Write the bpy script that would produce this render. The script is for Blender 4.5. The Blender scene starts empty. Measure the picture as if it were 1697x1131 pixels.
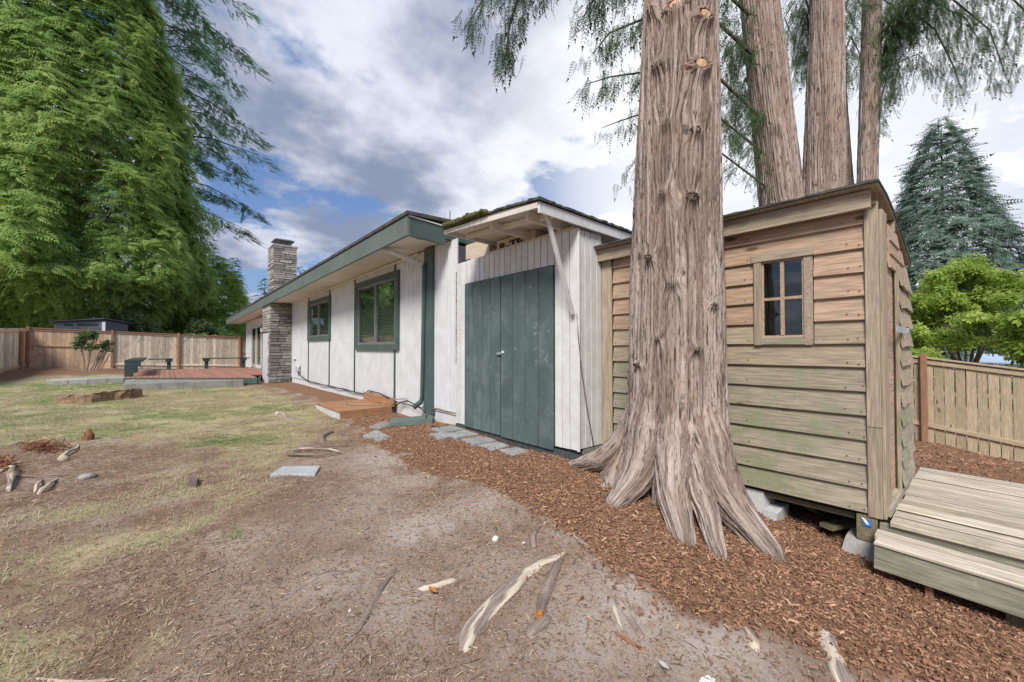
import bpy, math, random
import numpy as np
from mathutils import Vector, Matrix

# ------------------------------------------------------------------ camera, sky, sun, exposure
SC = bpy.context.scene
COL = SC.collection
rnd = random.Random(11)
rng = np.random.default_rng(11)

# World axes: +Y runs along the house wall away from the camera, +X runs into the house, camera at x=y=0.
YAW = math.atan(573 / 670.0)
PITCH = math.radians(1.0)
CAMZ = 1.2
cam = bpy.data.cameras.new("camera")
cam_o = bpy.data.objects.new("camera", cam)
COL.objects.link(cam_o)
cam_o.location = (0, 0, CAMZ)
cam_o.rotation_euler = (math.pi / 2 + PITCH, 0, -YAW)
cam.sensor_width = 36.0
cam.lens = 670 / 1697 * 36.0
cam.clip_start = 0.05
cam.clip_end = 1000
SC.camera = cam_o

SUN_DIR = Vector((-0.80, -0.50, 1.02)).normalized()      # towards the sun, behind the camera
SUN_EL = math.asin(SUN_DIR.z)
SUN_AZ = math.atan2(SUN_DIR.x, SUN_DIR.y)
sun = bpy.data.lights.new("sun", 'SUN')
sun.energy = 3.0
sun.angle = math.radians(20)
sun.color = (1.0, 0.955, 0.89)
sun_o = bpy.data.objects.new("sun", sun)
COL.objects.link(sun_o)
sun_o.rotation_euler = SUN_DIR.to_track_quat('Z', 'Y').to_euler()

SC.view_settings.view_transform = 'Standard'
SC.view_settings.look = 'None'
SC.view_settings.gamma = 1
SC.view_settings.exposure = 0.62
SC.view_settings.use_curve_mapping = False


def build_world():
    w = bpy.data.worlds.new("World")
    SC.world = w
    w.use_nodes = True
    nt = w.node_tree
    nt.nodes.clear()
    N = nt.nodes.new
    L = nt.links.new
    out = N('ShaderNodeOutputWorld')
    bg = N('ShaderNodeBackground')
    bg.inputs['Strength'].default_value = 0.1
    L(bg.outputs[0], out.inputs[0])
    sky = N('ShaderNodeTexSky')
    sky.sky_type = 'NISHITA'
    sky.sun_disc = False
    sky.sun_elevation = SUN_EL
    sky.sun_rotation = SUN_AZ
    tc = N('ShaderNodeTexCoord')
    sep = N('ShaderNodeSeparateXYZ')
    L(tc.outputs['Generated'], sep.inputs[0])

    def M(op, a, b=None, c=None):
        n = N('ShaderNodeMath')
        n.operation = op
        for i, v in enumerate((a, b, c)):
            if v is None:
                continue
            if isinstance(v, (int, float)):
                n.inputs[i].default_value = v
            else:
                L(v, n.inputs[i])
        return n.outputs[0]

    def MR(v, a, b, c, d, smooth=True):
        n = N('ShaderNodeMapRange')
        if smooth:
            n.interpolation_type = 'SMOOTHSTEP'
        L(v, n.inputs[0])
        for i, q in enumerate((a, b, c, d)):
            n.inputs[i + 1].default_value = q
        return n.outputs[0]

    def NOI(vec, scale, detail, rough, dist=0.0):
        n = N('ShaderNodeTexNoise')
        L(vec, n.inputs['Vector'])
        n.inputs['Scale'].default_value = scale
        n.inputs['Detail'].default_value = detail
        n.inputs['Roughness'].default_value = rough
        n.inputs['Distortion'].default_value = dist
        return n.outputs['Fac']

    def MIX(f, a, b):
        n = N('ShaderNodeMix')
        n.data_type = 'RGBA'
        if isinstance(f, float):
            n.inputs[0].default_value = f
        else:
            L(f, n.inputs[0])
        for s, v in ((6, a), (7, b)):
            if isinstance(v, tuple):
                n.inputs[s].default_value = v
            else:
                L(v, n.inputs[s])
        return n.outputs[2]
    zz = M('ADD', M('MAXIMUM', sep.outputs[2], 0.0), 0.22)
    u = M('DIVIDE', sep.outputs[0], zz)
    v = M('DIVIDE', sep.outputs[1], zz)
    cmb = N('ShaderNodeCombineXYZ')
    L(u, cmb.inputs[0])
    L(v, cmb.inputs[1])
    cmb.inputs[2].default_value = CLOUD_SEED
    P = cmb.outputs[0]
    cover = NOI(P, 1.7, 9, 0.56, 0.0)
    soft = NOI(P, 0.8, 5, 0.5, 0.2)
    shade = NOI(P, 1.9, 8, 0.55, 0.0)
    dens = M('ADD', M('MULTIPLY', cover, 0.62), M('MULTIPLY', soft, 0.38))
    mask = MR(dens, 0.452, 0.515, 0.0, 1.0)
    lit = MR(shade, 0.40, 0.66, 0.0, 1.0)
    # thin bright cloud where the veil over the right half of the view is brightest
    gd = Vector((1.16, 0.36, 0.42)).normalized()
    dp = N('ShaderNodeVectorMath')
    dp.operation = 'DOT_PRODUCT'
    L(tc.outputs['Generated'], dp.inputs[0])
    dp.inputs[1].default_value = gd
    glow = MR(dp.outputs['Value'], 0.74, 0.995, 0.0, 1.0)
    lit2 = M('MINIMUM', M('ADD', lit, M('MULTIPLY', glow, 0.40)), 1.0)
    cloud = MIX(lit2, (1.75, 2.1, 3.05, 1), (5.5, 5.7, 6.4, 1))
    cloud = MIX(M('MULTIPLY', glow, 0.78), cloud, (7.6, 7.7, 7.9, 1))
    hz = MR(sep.outputs[2], 0.0, 0.25, 0.45, 0.0)
    cloud = MIX(hz, cloud, (4.3, 4.6, 5.5, 1))
    blue = MIX(0.6, sky.outputs[0], (0.75, 1.5, 3.5, 1))
    mask2 = M('MAXIMUM', mask, M('MULTIPLY', MR(glow, 0.45, 1.0, 0.0, 1.0), 0.85))
    col = MIX(mask2, blue, cloud)
    L(col, bg.inputs['Color'])


CLOUD_SEED = 14.6
build_world()

# ------------------------------------------------------------------ helpers: rays, noise
CX, CY, FP = 848.5, 565.5, 670.0
_f0 = np.array([math.sin(YAW), math.cos(YAW), 0.0])
_r = np.array([math.cos(YAW), -math.sin(YAW), 0.0])
_z = np.array([0, 0, 1.0])
_f = _f0 * math.cos(PITCH) + _z * math.sin(PITCH)
_u = -_f0 * math.sin(PITCH) + _z * math.cos(PITCH)
_c = np.array([0, 0, CAMZ])


def ray(px, py):
    return _f + _r * (px - CX) / FP + _u * (CY - py) / FP


def at(px, py, t):
    return Vector(_c + ray(px, py) * t)


def hit(px, py, ax, val):
    d = ray(px, py)
    return Vector(_c + d * ((val - _c[ax]) / d[ax]))


CTRL = np.array([
    (3.3, 5, .03), (3.3, 2.8, .0), (3.3, 10, .04), (2.7, 14, .03), (2.4, 15, .02), (3.7, 1.2, -.18), (3.7, .5, -.25),
    (3.4, .0, -.34), (3.0, -.6, -.38), (1, 1, -.12), (0, 0, -.1), (1, 4, 0), (-2, 5, .03), (-4.6, 27.6, .36),
    (-2, 27.2, .2), (.5, 27.9, .06), (3.2, 27.2, -.07), (12.1, .84, -.76), (12.1, -.45, -.95), (8, .5, -.55),
    (6, 0, -.42), (5.5, 2, -.38), (-1.5, 14, .03), (-10, 10, .1), (0, 20, -.02), (-3, 20, -.03), (6, 6, -.1), (2.5, 2.2, -.05),
    (2.6, 1.2, -.13), (-5, 0, -.05), (0, -5, -.3), (12.1, 4, -.4), (30, 0, -1.2), (30, 20, -.8), (0, 40, .5),
    (-20, 40, .6), (12.1, -3, -1.2), (8, -3, -.95), (20, 40, .0), (-20, 10, .2), (4.5, 1.5, -.3), (4.6, .2, -.34), (3.1, 1.65, .16), (2.9, 1.5, .14), (2.95, 1.9, .12), (2.75, 1.7, .08), (2.85, 1.25, .04), (3.75, 1.1, -.26), (3.6, .6, -.32), (3.55, .05, -.43), (3.5, -.6, -.5), (-2, 19.3, -.07), (-.6, 19.3, -.04), (.5, 15.0, -.04), (1.9, 14.8, -.03)])


def g(x, y):
    x = np.asarray(x, float)
    y = np.asarray(y, float)
    sh = np.broadcast(x, y).shape
    X = np.broadcast_to(x, sh).ravel()
    Y = np.broadcast_to(y, sh).ravel()
    num = np.zeros(X.shape)
    den = np.zeros(X.shape)
    for cx, cy, cz in CTRL:
        w = 1.0 / ((X - cx) ** 2 + (Y - cy) ** 2 + .35) ** 1.6
        num += w * cz
        den += w
    return (num / den).reshape(sh)


def gf(x, y):
    return float(g(x, y))


def gp(px, py, dz=0.0):
    """point of the ground seen at this place of the photograph"""
    d = ray(px, py)
    z = 0.0
    for _ in range(25):
        t = (z - CAMZ) / d[2]
        x, y = d[0] * t, d[1] * t
        z = 0.5 * z + 0.5 * gf(x, y)
    return Vector((x, y, gf(x, y) + dz))


def _hash(ix, iy, seed):
    h = (ix.astype(np.int64) * 374761393 + iy.astype(np.int64) * 668265263 + seed * 1442695041) & 0xffffffff
    h = ((h ^ (h >> 13)) * 1274126177) & 0xffffffff
    h = h ^ (h >> 16)
    return (h & 0xffff) / 65535.0


def vnoise(u, v, seed=0, pu=None):
    iu = np.floor(u).astype(np.int64)
    iv = np.floor(v).astype(np.int64)
    fu = u - iu
    fv = v - iv
    fu = fu * fu * (3 - 2 * fu)
    fv = fv * fv * (3 - 2 * fv)
    a0, a1 = iu, iu + 1
    if pu:
        a0, a1 = a0 % pu, a1 % pu
    n00 = _hash(a0, iv, seed)
    n10 = _hash(a1, iv, seed)
    n01 = _hash(a0, iv + 1, seed)
    n11 = _hash(a1, iv + 1, seed)
    return (n00 * (1 - fu) + n10 * fu) * (1 - fv) + (n01 * (1 - fu) + n11 * fu) * fv


def fbm(u, v, seed=0, oct=4):
    s = 0
    a = .5
    for i in range(oct):
        s = s + a * vnoise(u * 2 ** i, v * 2 ** i, seed + i * 17)
        a *= .5
    return s / (1 - .5 ** oct)


# ------------------------------------------------------------------ helpers: objects
WM = {}


def reg(o, parent, world):
    COL.objects.link(o)
    WM[o.name] = world
    if parent is not None:
        o.parent = parent
        o.matrix_parent_inverse = Matrix.Identity(4)
        loc = WM[parent.name].inverted() @ world
    else:
        loc = world
    o.matrix_basis = loc
    return o


def tag(o, label=None, cat=None, group=None, kind=None):
    for k, v in (('label', label), ('category', cat), ('group', group), ('kind', kind)):
        if v:
            o[k] = v
    return o


def thing(name, label, cat, loc=(0, 0, 0), group=None):
    o = bpy.data.objects.new(name, None)
    o.empty_display_size = .2
    reg(o, None, Matrix.Translation(Vector(loc)))
    return tag(o, label, cat, group)


def ob(name, me, m, parent=None, world=None, kind=None, label=None):
    o = bpy.data.objects.new(name, me)
    if m is not None and len(me.materials) == 0:
        me.materials.append(m)
    reg(o, parent, world if world is not None else (Matrix.Identity(4)))
    return tag(o, label, None, None, kind)


def np_mesh(name, V, F, smooth=False, attrs=None, uv=None):
    """V (n,3); F (m,k) with k 3 or 4, or list of such arrays"""
    Fs = F if isinstance(F, list) else [F]
    me = bpy.data.meshes.new(name)
    V = np.asarray(V, np.float32)
    me.vertices.add(len(V))
    me.vertices.foreach_set('co', V.ravel())
    nl = sum(f.size for f in Fs)
    npoly = sum(len(f) for f in Fs)
    li = np.concatenate([np.asarray(f, np.int32).ravel() for f in Fs])
    tot = np.concatenate([np.full(len(f), f.shape[1], np.int32) for f in Fs])
    st = np.concatenate([[0], np.cumsum(tot)[:-1]]).astype(np.int32)
    me.loops.add(nl)
    me.loops.foreach_set('vertex_index', li)
    me.polygons.add(npoly)
    me.polygons.foreach_set('loop_start', st)
    me.polygons.foreach_set('loop_total', tot)
    if smooth:
        me.polygons.foreach_set('use_smooth', np.ones(npoly, bool))
    if attrs:
        for k, a in attrs.items():
            at_ = me.attributes.new(k, 'FLOAT', 'POINT')
            at_.data.foreach_set('value', np.asarray(a, np.float32).ravel())
    if uv is not None:
        l = me.uv_layers.new(name='UVMap')
        l.data.foreach_set('uv', np.asarray(uv, np.float32)[li].ravel())
    me.update(calc_edges=True)
    me.validate()
    return me


class MB:
    """collects simple solids into one mesh, in world axes relative to an origin"""

    def __init__(s):
        s.v = []
        s.f = []

    def add(s, vs, fs):
        b = len(s.v)
        s.v += [tuple(v) for v in vs]
        s.f += [tuple(i + b for i in f) for f in fs]
        return s

    def box(s, x0, x1, y0, y1, z0, z1, ch=0.0):
        vs, fs = cbox((x1 - x0), (y1 - y0), (z1 - z0), ch)
        c = ((x0 + x1) / 2, (y0 + y1) / 2, (z0 + z1) / 2)
        return s.add([(v[0] + c[0], v[1] + c[1], v[2] + c[2]) for v in vs], fs)

    def bar(s, p0, p1, w, t, up=(0, 0, 1), ch=0.0):
        M = frame(p0, p1, up)
        L = (Vector(p1) - Vector(p0)).length
        vs, fs = cbox(L, w, t, ch)
        return s.add([M @ Vector(v) for v in vs], fs)

    def prism(s, poly, z0, z1):
        n = len(poly)
        vs = [(p[0], p[1], z0) for p in poly] + [(p[0], p[1], z1) for p in poly]
        fs = [tuple(range(n - 1, -1, -1)), tuple(range(n, 2 * n))]
        fs += [(i, (i + 1) % n, n + (i + 1) % n, n + i) for i in range(n)]
        return s.add(vs, fs)

    def tube(s, pts, r, n=8, cap=True):
        pts = [Vector(p) for p in pts]
        rs = r if isinstance(r, (list, tuple)) else [r] * len(pts)
        b = []
        ref = Vector((0.31, 0.17, .93))
        for i, p in enumerate(pts):
            d = (pts[min(i + 1, len(pts) - 1)] - pts[max(i - 1, 0)]).normalized()
            a = d.cross(ref)
            if a.length < .05:
                a = d.cross(Vector((1, 0, 0)))
            a.normalize()
            c = d.cross(a)
            for k in range(n):
                q = 2 * math.pi * k / n
                b.append(p + (a * math.cos(q) + c * math.sin(q)) * rs[i])
        fs = []
        for i in range(len(pts) - 1):
            for k in range(n):
                fs.append((i * n + k, i * n + (k + 1) % n, (i + 1) * n + (k + 1) % n, (i + 1) * n + k))
        if cap:
            fs.append(tuple(range(n - 1, -1, -1)))
            fs.append(tuple((len(pts) - 1) * n + k for k in range(n)))
        return s.add(b, fs)

    def build(s, name, m, parent=None, org=None, smooth=False, kind=None, label=None):
        """org: world origin of the object; vertices are given in world coordinates"""
        me = bpy.data.meshes.new(name)
        if org is None:
            a = np.array(s.v)
            org = (a.min(0) + a.max(0)) / 2
        org = Vector(org)
        me.from_pydata([Vector(v) - org for v in s.v], [], s.f)
        if smooth:
            me.polygons.foreach_set('use_smooth', [True] * len(me.polygons))
        me.update()
        return ob(name, me, m, parent, Matrix.Translation(org), kind, label)


def cbox(sx, sy, sz, ch=0.0):
    x, y, z = sx / 2, sy / 2, sz / 2
    if ch <= 0:
        vs = [(-x, -y, -z), (x, -y, -z), (x, y, -z), (-x, y, -z), (-x, -y, z), (x, -y, z), (x, y, z), (-x, y, z)]
        fs = [(3, 2, 1, 0), (4, 5, 6, 7), (0, 1, 5, 4), (1, 2, 6, 5), (2, 3, 7, 6), (3, 0, 4, 7)]
        return vs, fs
    c = min(ch, x * .45, y * .45, z * .45)
    # chamfer the four long edges along x and ends slightly: an octagonal profile
    prof = [(-y + c, -z), (y - c, -z), (y, -z + c), (y, z - c), (y - c, z), (-y + c, z), (-y, z - c), (-y, -z + c)]
    vs = [(-x, a, b) for a, b in prof] + [(x, a, b) for a, b in prof]
    fs = [tuple(range(7, -1, -1)), tuple(range(8, 16))]
    fs = [tuple(range(0, 8))[::-1], tuple(range(8, 16))]
    fs += [(i, (i + 1) % 8, 8 + (i + 1) % 8, 8 + i) for i in range(8)]
    return vs, fs


def frame(p0, p1, up=(0, 0, 1)):
    p0, p1, up = Vector(p0), Vector(p1), Vector(up)
    x = (p1 - p0).normalized()
    y = up.cross(x)
    if y.length < 1e-4:
        y = Vector((0, 1, 0)).cross(x)
    y.normalize()
    z = x.cross(y)
    M = Matrix((x, y, z)).transposed().to_4x4()
    M.translation = (p0 + p1) / 2
    return M


_pc = {}


def plank(name, p0, p1, w, t, m, parent=None, up=(0, 0, 1), ch=.003, roll=0.0, label=None):
    """a board from p0 to p1 (long axis = local x, width = local y, thickness = local z along up)"""
    L = (Vector(p1) - Vector(p0)).length
    k = (round(L, 4), round(w, 4), round(t, 4), ch, m.name)
    me = _pc.get(k)
    if me is None:
        vs, fs = cbox(L, w, t, ch)
        me = bpy.data.meshes.new(name)
        me.from_pydata(vs, [], fs)
        me.update()
        _pc[k] = me
    W = frame(p0, p1, up)
    if roll:
        W = W @ Matrix.Rotation(roll, 4, 'X')
    return ob(name, me, m, parent, W, None, label)


# ------------------------------------------------------------------ materials
class NT:
    def __init__(s, name):
        s.m = bpy.data.materials.new(name)
        s.m.use_nodes = True
        s.t = s.m.node_tree
        s.b = s.t.nodes['Principled BSDF']
        s.out = s.t.nodes['Material Output']

    def n(s, k, **kw):
        o = s.t.nodes.new(k)
        for a, v in kw.items():
            setattr(o, a, v)
        return o

    def l(s, a, b):
        s.t.links.new(a, b)

    def math(s, op, a, b=None):
        n = s.n('ShaderNodeMath', operation=op)
        for i, v in enumerate((a, b)):
            if v is None:
                continue
            if isinstance(v, (int, float)):
                n.inputs[i].default_value = v
            else:
                s.l(v, n.inputs[i])
        return n.outputs[0]

    def mix(s, f, a, b, blend='MIX'):
        n = s.n('ShaderNodeMix', data_type='RGBA', blend_type=blend)
        if isinstance(f, (int, float)):
            n.inputs[0].default_value = f
        else:
            s.l(f, n.inputs[0])
        for i, v in ((6, a), (7, b)):
            if isinstance(v, tuple):
                n.inputs[i].default_value = (*v[:3], 1)
            else:
                s.l(v, n.inputs[i])
        return n.outputs[2]

    def noise(s, vec, scale=5, detail=4, rough=.55, dist=0):
        n = s.n('ShaderNodeTexNoise')
        if vec is not None:
            s.l(vec, n.inputs['Vector'])
        n.inputs['Scale'].default_value = scale
        n.inputs['Detail'].default_value = detail
        n.inputs['Roughness'].default_value = rough
        n.inputs['Distortion'].default_value = dist
        return n.outputs['Fac']

    def ramp(s, v, a, b, c=0.0, d=1.0):
        n = s.n('ShaderNodeMapRange', interpolation_type='SMOOTHSTEP')
        s.l(v, n.inputs[0])
        for i, q in enumerate((a, b, c, d)):
            n.inputs[i + 1].default_value = q
        return n.outputs[0]

    def coords(s, scale=(1, 1, 1), coord='Object', rand=True):
        tc = s.n('ShaderNodeTexCoord')
        if coord == 'Position':
            src = s.n('ShaderNodeNewGeometry').outputs['Position']
        else:
            src = tc.outputs[coord]
        if rand:
            oi = s.n('ShaderNodeObjectInfo')
            ad = s.n('ShaderNodeVectorMath', operation='ADD')
            sc = s.n('ShaderNodeMath', operation='MULTIPLY')
            s.l(oi.outputs['Random'], sc.inputs[0])
            sc.inputs[1].default_value = 57.0
            s.l(src, ad.inputs[0])
            s.l(sc.outputs[0], ad.inputs[1])
            src = ad.outputs[0]
        mp = s.n('ShaderNodeVectorMath', operation='MULTIPLY')
        s.l(src, mp.inputs[0])
        mp.inputs[1].default_value = scale
        return mp.outputs[0]

    def objrand(s):
        return s.n('ShaderNodeObjectInfo').outputs['Random']

    def bump(s, h, strength=.3, dist=.01):
        b = s.n('ShaderNodeBump')
        b.inputs['Strength'].default_value = strength
        b.inputs['Distance'].default_value = dist
        s.l(h, b.inputs['Height'])
        s.l(b.outputs[0], s.b.inputs['Normal'])


def surf(name, c1, c2, scale=(1, 1, 1), nscale=4.0, fine=30.0, rough=.8, bump=.25, bdist=.004, stain=None, objvar=.18,
         coord='Object', rand=True, spec=.3, knots=None, stain2=None, metal=0.0, finev=.35):
    """two-tone weathered surface: broad blotches c1/c2, fine grain, stains, variation from piece to piece"""
    T = NT(name)
    co = T.coords(scale, coord, rand)
    a = T.noise(co, nscale, 5, .6)
    f = T.noise(co, fine, 4, .65)
    col = T.mix(T.ramp(a, .35, .65), c1, c2)
    dk = T.ramp(f, .25, .75, 1 - finev, 1 + finev)
    hs = T.n('ShaderNodeHueSaturation')
    T.l(col, hs.inputs['Color'])
    T.l(dk, hs.inputs['Value'])
    col = hs.outputs[0]
    if objvar:
        h2 = T.n('ShaderNodeHueSaturation')
        T.l(col, h2.inputs['Color'])
        v = T.math('ADD', T.math('MULTIPLY', T.objrand(), 2 * objvar), 1 - objvar)
        T.l(v, h2.inputs['Value'])
        col = h2.outputs[0]
    for st in (stain, stain2):
        if st:
            sc, ss, lo, hi, amt = st
            n = T.noise(T.coords((1, 1, 1), coord, rand), ss, 6, .65, .3)
            k = T.math('MULTIPLY', T.ramp(n, lo, hi), amt)
            col = T.mix(k, col, sc)
    if knots:
        kc, ks, kr = knots
        vo = T.n('ShaderNodeTexVoronoi')
        T.l(T.coords(ks, coord, rand), vo.inputs['Vector'])
        vo.inputs['Scale'].default_value = 1.0
        k = T.ramp(vo.outputs['Distance'], kr * .5, kr, .85, 0.0)
        col = T.mix(k, col, kc)
    T.l(col, T.b.inputs['Base Color'])
    T.b.inputs['Roughness'].default_value = rough
    T.b.inputs['Specular IOR Level'].default_value = spec
    T.b.inputs['Metallic'].default_value = metal
    if bump:
        T.bump(f, bump, bdist)
    return T.m


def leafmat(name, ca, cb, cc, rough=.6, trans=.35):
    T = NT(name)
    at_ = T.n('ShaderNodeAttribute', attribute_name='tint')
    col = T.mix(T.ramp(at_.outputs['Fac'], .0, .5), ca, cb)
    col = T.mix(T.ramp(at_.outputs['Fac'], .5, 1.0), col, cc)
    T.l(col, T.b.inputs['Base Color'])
    T.b.inputs['Roughness'].default_value = rough
    T.b.inputs['Specular IOR Level'].default_value = .25
    tr = T.n('ShaderNodeBsdfTranslucent')
    T.l(col, tr.inputs['Color'])
    mx = T.n('ShaderNodeMixShader')
    mx.inputs[0].default_value = trans
    T.l(T.b.outputs[0], mx.inputs[1])
    T.l(tr.outputs[0], mx.inputs[2])
    T.l(mx.outputs[0], T.out.inputs['Surface'])
    return T.m


GRAIN = (1.3, 22, 22)
m_white = surf('white_paint', (.60, .605, .61), (.67, .68, .70), (1, 1, 1), 3, 40, .55, .08, stain=((.42, .38, .30), 7, .60, .80, .55), objvar=.04, finev=.06)
m_whiteold = surf('old_white_paint', (.59, .585, .565), (.67, .675, .68), (1, 1, 1), 5, 60, .6, .15, stain=((.30, .24, .17), 14, .62, .78, .6), stain2=((.38, .42, .22), 4, .63, .8, .45), objvar=.07, finev=.08)
m_soffit = surf('soffit_paint', (.66, .62, .55), (.74, .70, .63), (1, 1, 1), 2, 30, .7, .1, objvar=.06, finev=.06)
m_stucco = surf('stucco', (.64, .64, .64), (.57, .565, .56), (1, 1, 1), 4, 90, .9, .6, .006, stain=((.30, .27, .22), 5, .60, .75, .5), objvar=0, finev=.12)
m_green = surf('green_trim_paint', (.064, .098, .090), (.080, .118, .108), (1, 1, 1), 3, 40, .55, .12, stain=((.17, .21, .19), 8, .63, .75, .45), objvar=.06, finev=.1)
m_bench = surf('dark_green_bench_paint', (.032, .058, .054), (.045, .072, .066), (1, 1, 1), 3, 40, .55, .1, objvar=.06, finev=.1)
m_gdoor = surf('green_door_paint', (.080, .118, .112), (.100, .142, .134), (.5, 1, 1), 4, 45, .55, .15, stain=((.36, .42, .40), 9, .62, .72, .5), stain2=((.16, .21, .20), 2.2, .46, .66, .6), objvar=.08, finev=.12)
m_fascia = surf('faded_green_fascia', (.118, .15, .136), (.145, .175, .16), (1, 1, 1), 2, 40, .6, .15, stain=((.2, .2, .17), 6, .62, .8, .4), objvar=.03, finev=.1)
m_roof = surf('dark_shingle', (.055, .055, .055), (.10, .095, .09), (1, 1, 1), 6, 80, .95, .6, .006, stain=((.10, .12, .05), 4, .5, .7, .7), objvar=.05)
m_moss = surf('moss', (.075, .085, .025), (.13, .13, .05), (1, 1, 1), 20, 90, 1.0, .8, .01, objvar=0)
m_cedar = surf('weathered_cedar', (.43, .295, .21), (.37, .265, .185), GRAIN, 1.2, 4, .8, .35, .003, stain=((.30, .28, .22), 3, .5, .72, .6), knots=((.10, .055, .03), (1.6, 5, 5), .12), objvar=.12)
m_cedar_mid = surf('greyed_cedar', (.375, .295, .215), (.335, .275, .195), GRAIN, 1.2, 4, .8, .35, .003, stain=((.29, .30, .17), 3.5, .48, .7, .6), stain2=((.45, .44, .36), 22, .62, .72, .5), knots=((.09, .06, .035), (1.6, 5, 5), .12), objvar=.1)
m_cedar_alg = surf('algae_stained_cedar', (.345, .295, .225), (.31, .27, .20), GRAIN, 1.2, 4, .85, .35, .003, stain=((.21, .235, .135), 2.4, .46, .64, .75), stain2=((.42, .43, .34), 24, .62, .72, .55), knots=((.09, .06, .03), (1.6, 5, 5), .12), objvar=.1)
m_trimwood = surf('trim_wood', (.37, .30, .225), (.32, .265, .195), GRAIN, 1.2, 4, .8, .3, .003, stain=((.22, .24, .13), 3, .5, .75, .5), stain2=((.44, .42, .36), 26, .64, .72, .4), objvar=.1)
m_beam = surf('dirty_beam_wood', (.20, .165, .105), (.155, .135, .085), GRAIN, 1.2, 4, .9, .35, .003, stain=((.12, .14, .06), 4, .5, .7, .6), objvar=.12)
m_fence = surf('fence_board_wood', (.56, .38, .245), (.47, .32, .21), GRAIN, 1.0, 4, .85, .3, .003, stain=((.33, .31, .28), 1.6, .47, .66, .55), knots=((.12, .06, .035), (1.5, 5, 5), .14), objvar=.22)
m_fencegrey = surf('grey_fence_board_wood', (.50, .41, .31), (.58, .52, .43), GRAIN, 1.0, 4, .85, .3, .003, stain=((.17, .15, .12), 2.5, .52, .70, .6), knots=((.12, .08, .05), (1.5, 5, 5), .12), objvar=.28)
m_fencer = surf('sidefence_board_wood', (.44, .345, .24), (.38, .31, .21), GRAIN, 1.0, 4, .85, .3, .003, stain=((.26, .27, .14), 2, .5, .72, .55), knots=((.11, .07, .04), (2.2, 7, 7), .16), objvar=.12)
m_soil = surf('dark_soil', (.055, .042, .032), (.085, .065, .05), (1, 1, 1), 12, 60, .98, .5, .004, objvar=0)
m_riser = surf('green_grey_riser_wood', (.29, .27, .205), (.24, .225, .165), GRAIN, 1.2, 4, .85, .35, .003, stain=((.17, .19, .10), 3.5, .48, .7, .65), stain2=((.40, .38, .31), 18, .6, .72, .5), objvar=.08)
m_post = surf('brown_post', (.36, .19, .115), (.30, .165, .10), GRAIN, 1.0, 4, .8, .25, .003, objvar=.12)
m_deckwood = surf('weathered_deck_wood', (.50, .445, .36), (.39, .34, .26), GRAIN, 1.2, 4, .85, .35, .003, stain=((.20, .17, .11), 4, .56, .74, .6), stain2=((.30, .32, .16), 2, .55, .75, .45), objvar=.2)
m_reddeck = surf('red_deck_stain', (.36, .185, .135), (.31, .16, .12), GRAIN, 1.0, 4, .7, .2, .003, objvar=.1)
m_stepwood = surf('stained_step_wood', (.36, .19, .095), (.29, .155, .08), GRAIN, 1.0, 4, .75, .25, .003, stain=((.16, .11, .07), 5, .55, .75, .5), objvar=.14)
m_palewood = surf('pale_plywood', (.60, .50, .38), (.52, .43, .33), GRAIN, 1.0, 4, .8, .1, objvar=.05)
m_conc = surf('concrete', (.40, .39, .37), (.33, .325, .31), (1, 1, 1), 4, 70, .92, .35, .003, stain=((.18, .175, .15), 4, .58, .75, .5), objvar=.1, finev=.15)
m_concdark = surf('mossy_concrete', (.27, .265, .24), (.21, .21, .18), (1, 1, 1), 4, 60, .92, .4, .004, stain=((.10, .11, .06), 4, .5, .7, .6), objvar=.08)
m_paleconc = surf('pale_concrete', (.55, .555, .55), (.47, .475, .47), (1, 1, 1), 4, 60, .92, .4, .004, stain=((.25, .24, .20), 9, .66, .72, .6), objvar=.05, finev=.12)
m_paver = surf('paver_concrete', (.43, .45, .465), (.37, .385, .40), (1, 1, 1), 4, 60, .92, .4, .004, stain=((.25, .24, .22), 6, .58, .74, .5), objvar=0, finev=.15)
m_flag = surf('flagstone', (.33, .345, .33), (.26, .27, .26), (1, 1, 1), 5, 50, .9, .4, .004, objvar=.15)
m_stone = surf('ledgestone', (.27, .255, .235), (.18, .17, .155), (1, 1, 1), 8, 50, .9, .6, .008, objvar=.42)
m_stonepale = surf('pale_ledgestone', (.42, .39, .35), (.30, .28, .25), (1, 1, 1), 8, 50, .9, .6, .008, objvar=.38)
m_mortar = surf('mortar', (.10, .095, .09), (.13, .125, .12), (1, 1, 1), 8, 50, .95, .4, objvar=0)
m_metal = surf('grey_metal', (.32, .32, .32), (.24, .24, .24), (1, 1, 1), 5, 40, .45, .05, metal=.8, objvar=0)
m_steel = surf('galvanised_plate', (.55, .57, .60), (.48, .50, .53), (1, 1, 1), 5, 40, .4, .03, metal=.7, objvar=0)
m_alu = surf('window_aluminium', (.20, .195, .19), (.26, .25, .24), (1, 1, 1), 5, 40, .45, .03, metal=.4, objvar=0)
m_black = surf('black_cable', (.03, .03, .03), (.045, .045, .045), (1, 1, 1), 5, 40, .6, 0, objvar=0)
m_tan = surf('tan_cable', (.35, .25, .17), (.28, .2, .14), (1, 1, 1), 5, 40, .6, 0, objvar=0)
m_skirt = surf('dark_skirt', (.055, .06, .062), (.085, .088, .088), (1, 1, 1), 6, 40, .85, .25, stain=((.2, .19, .17), 5, .58, .75, .5), objvar=0)
m_blind = surf('blind_slat', (.72, .71, .68), (.66, .65, .62), (1, 1, 1), 2, 20, .5, 0, objvar=0, finev=.04)
m_dark = surf('dark_interior', (.018, .018, .018), (.025, .025, .024), (1, 1, 1), 2, 10, .9, 0, objvar=0)
m_curtain = surf('dark_curtain', (.075, .08, .085), (.12, .125, .13), (1, 14, 14), 3, 20, .9, 0, objvar=0)
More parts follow.
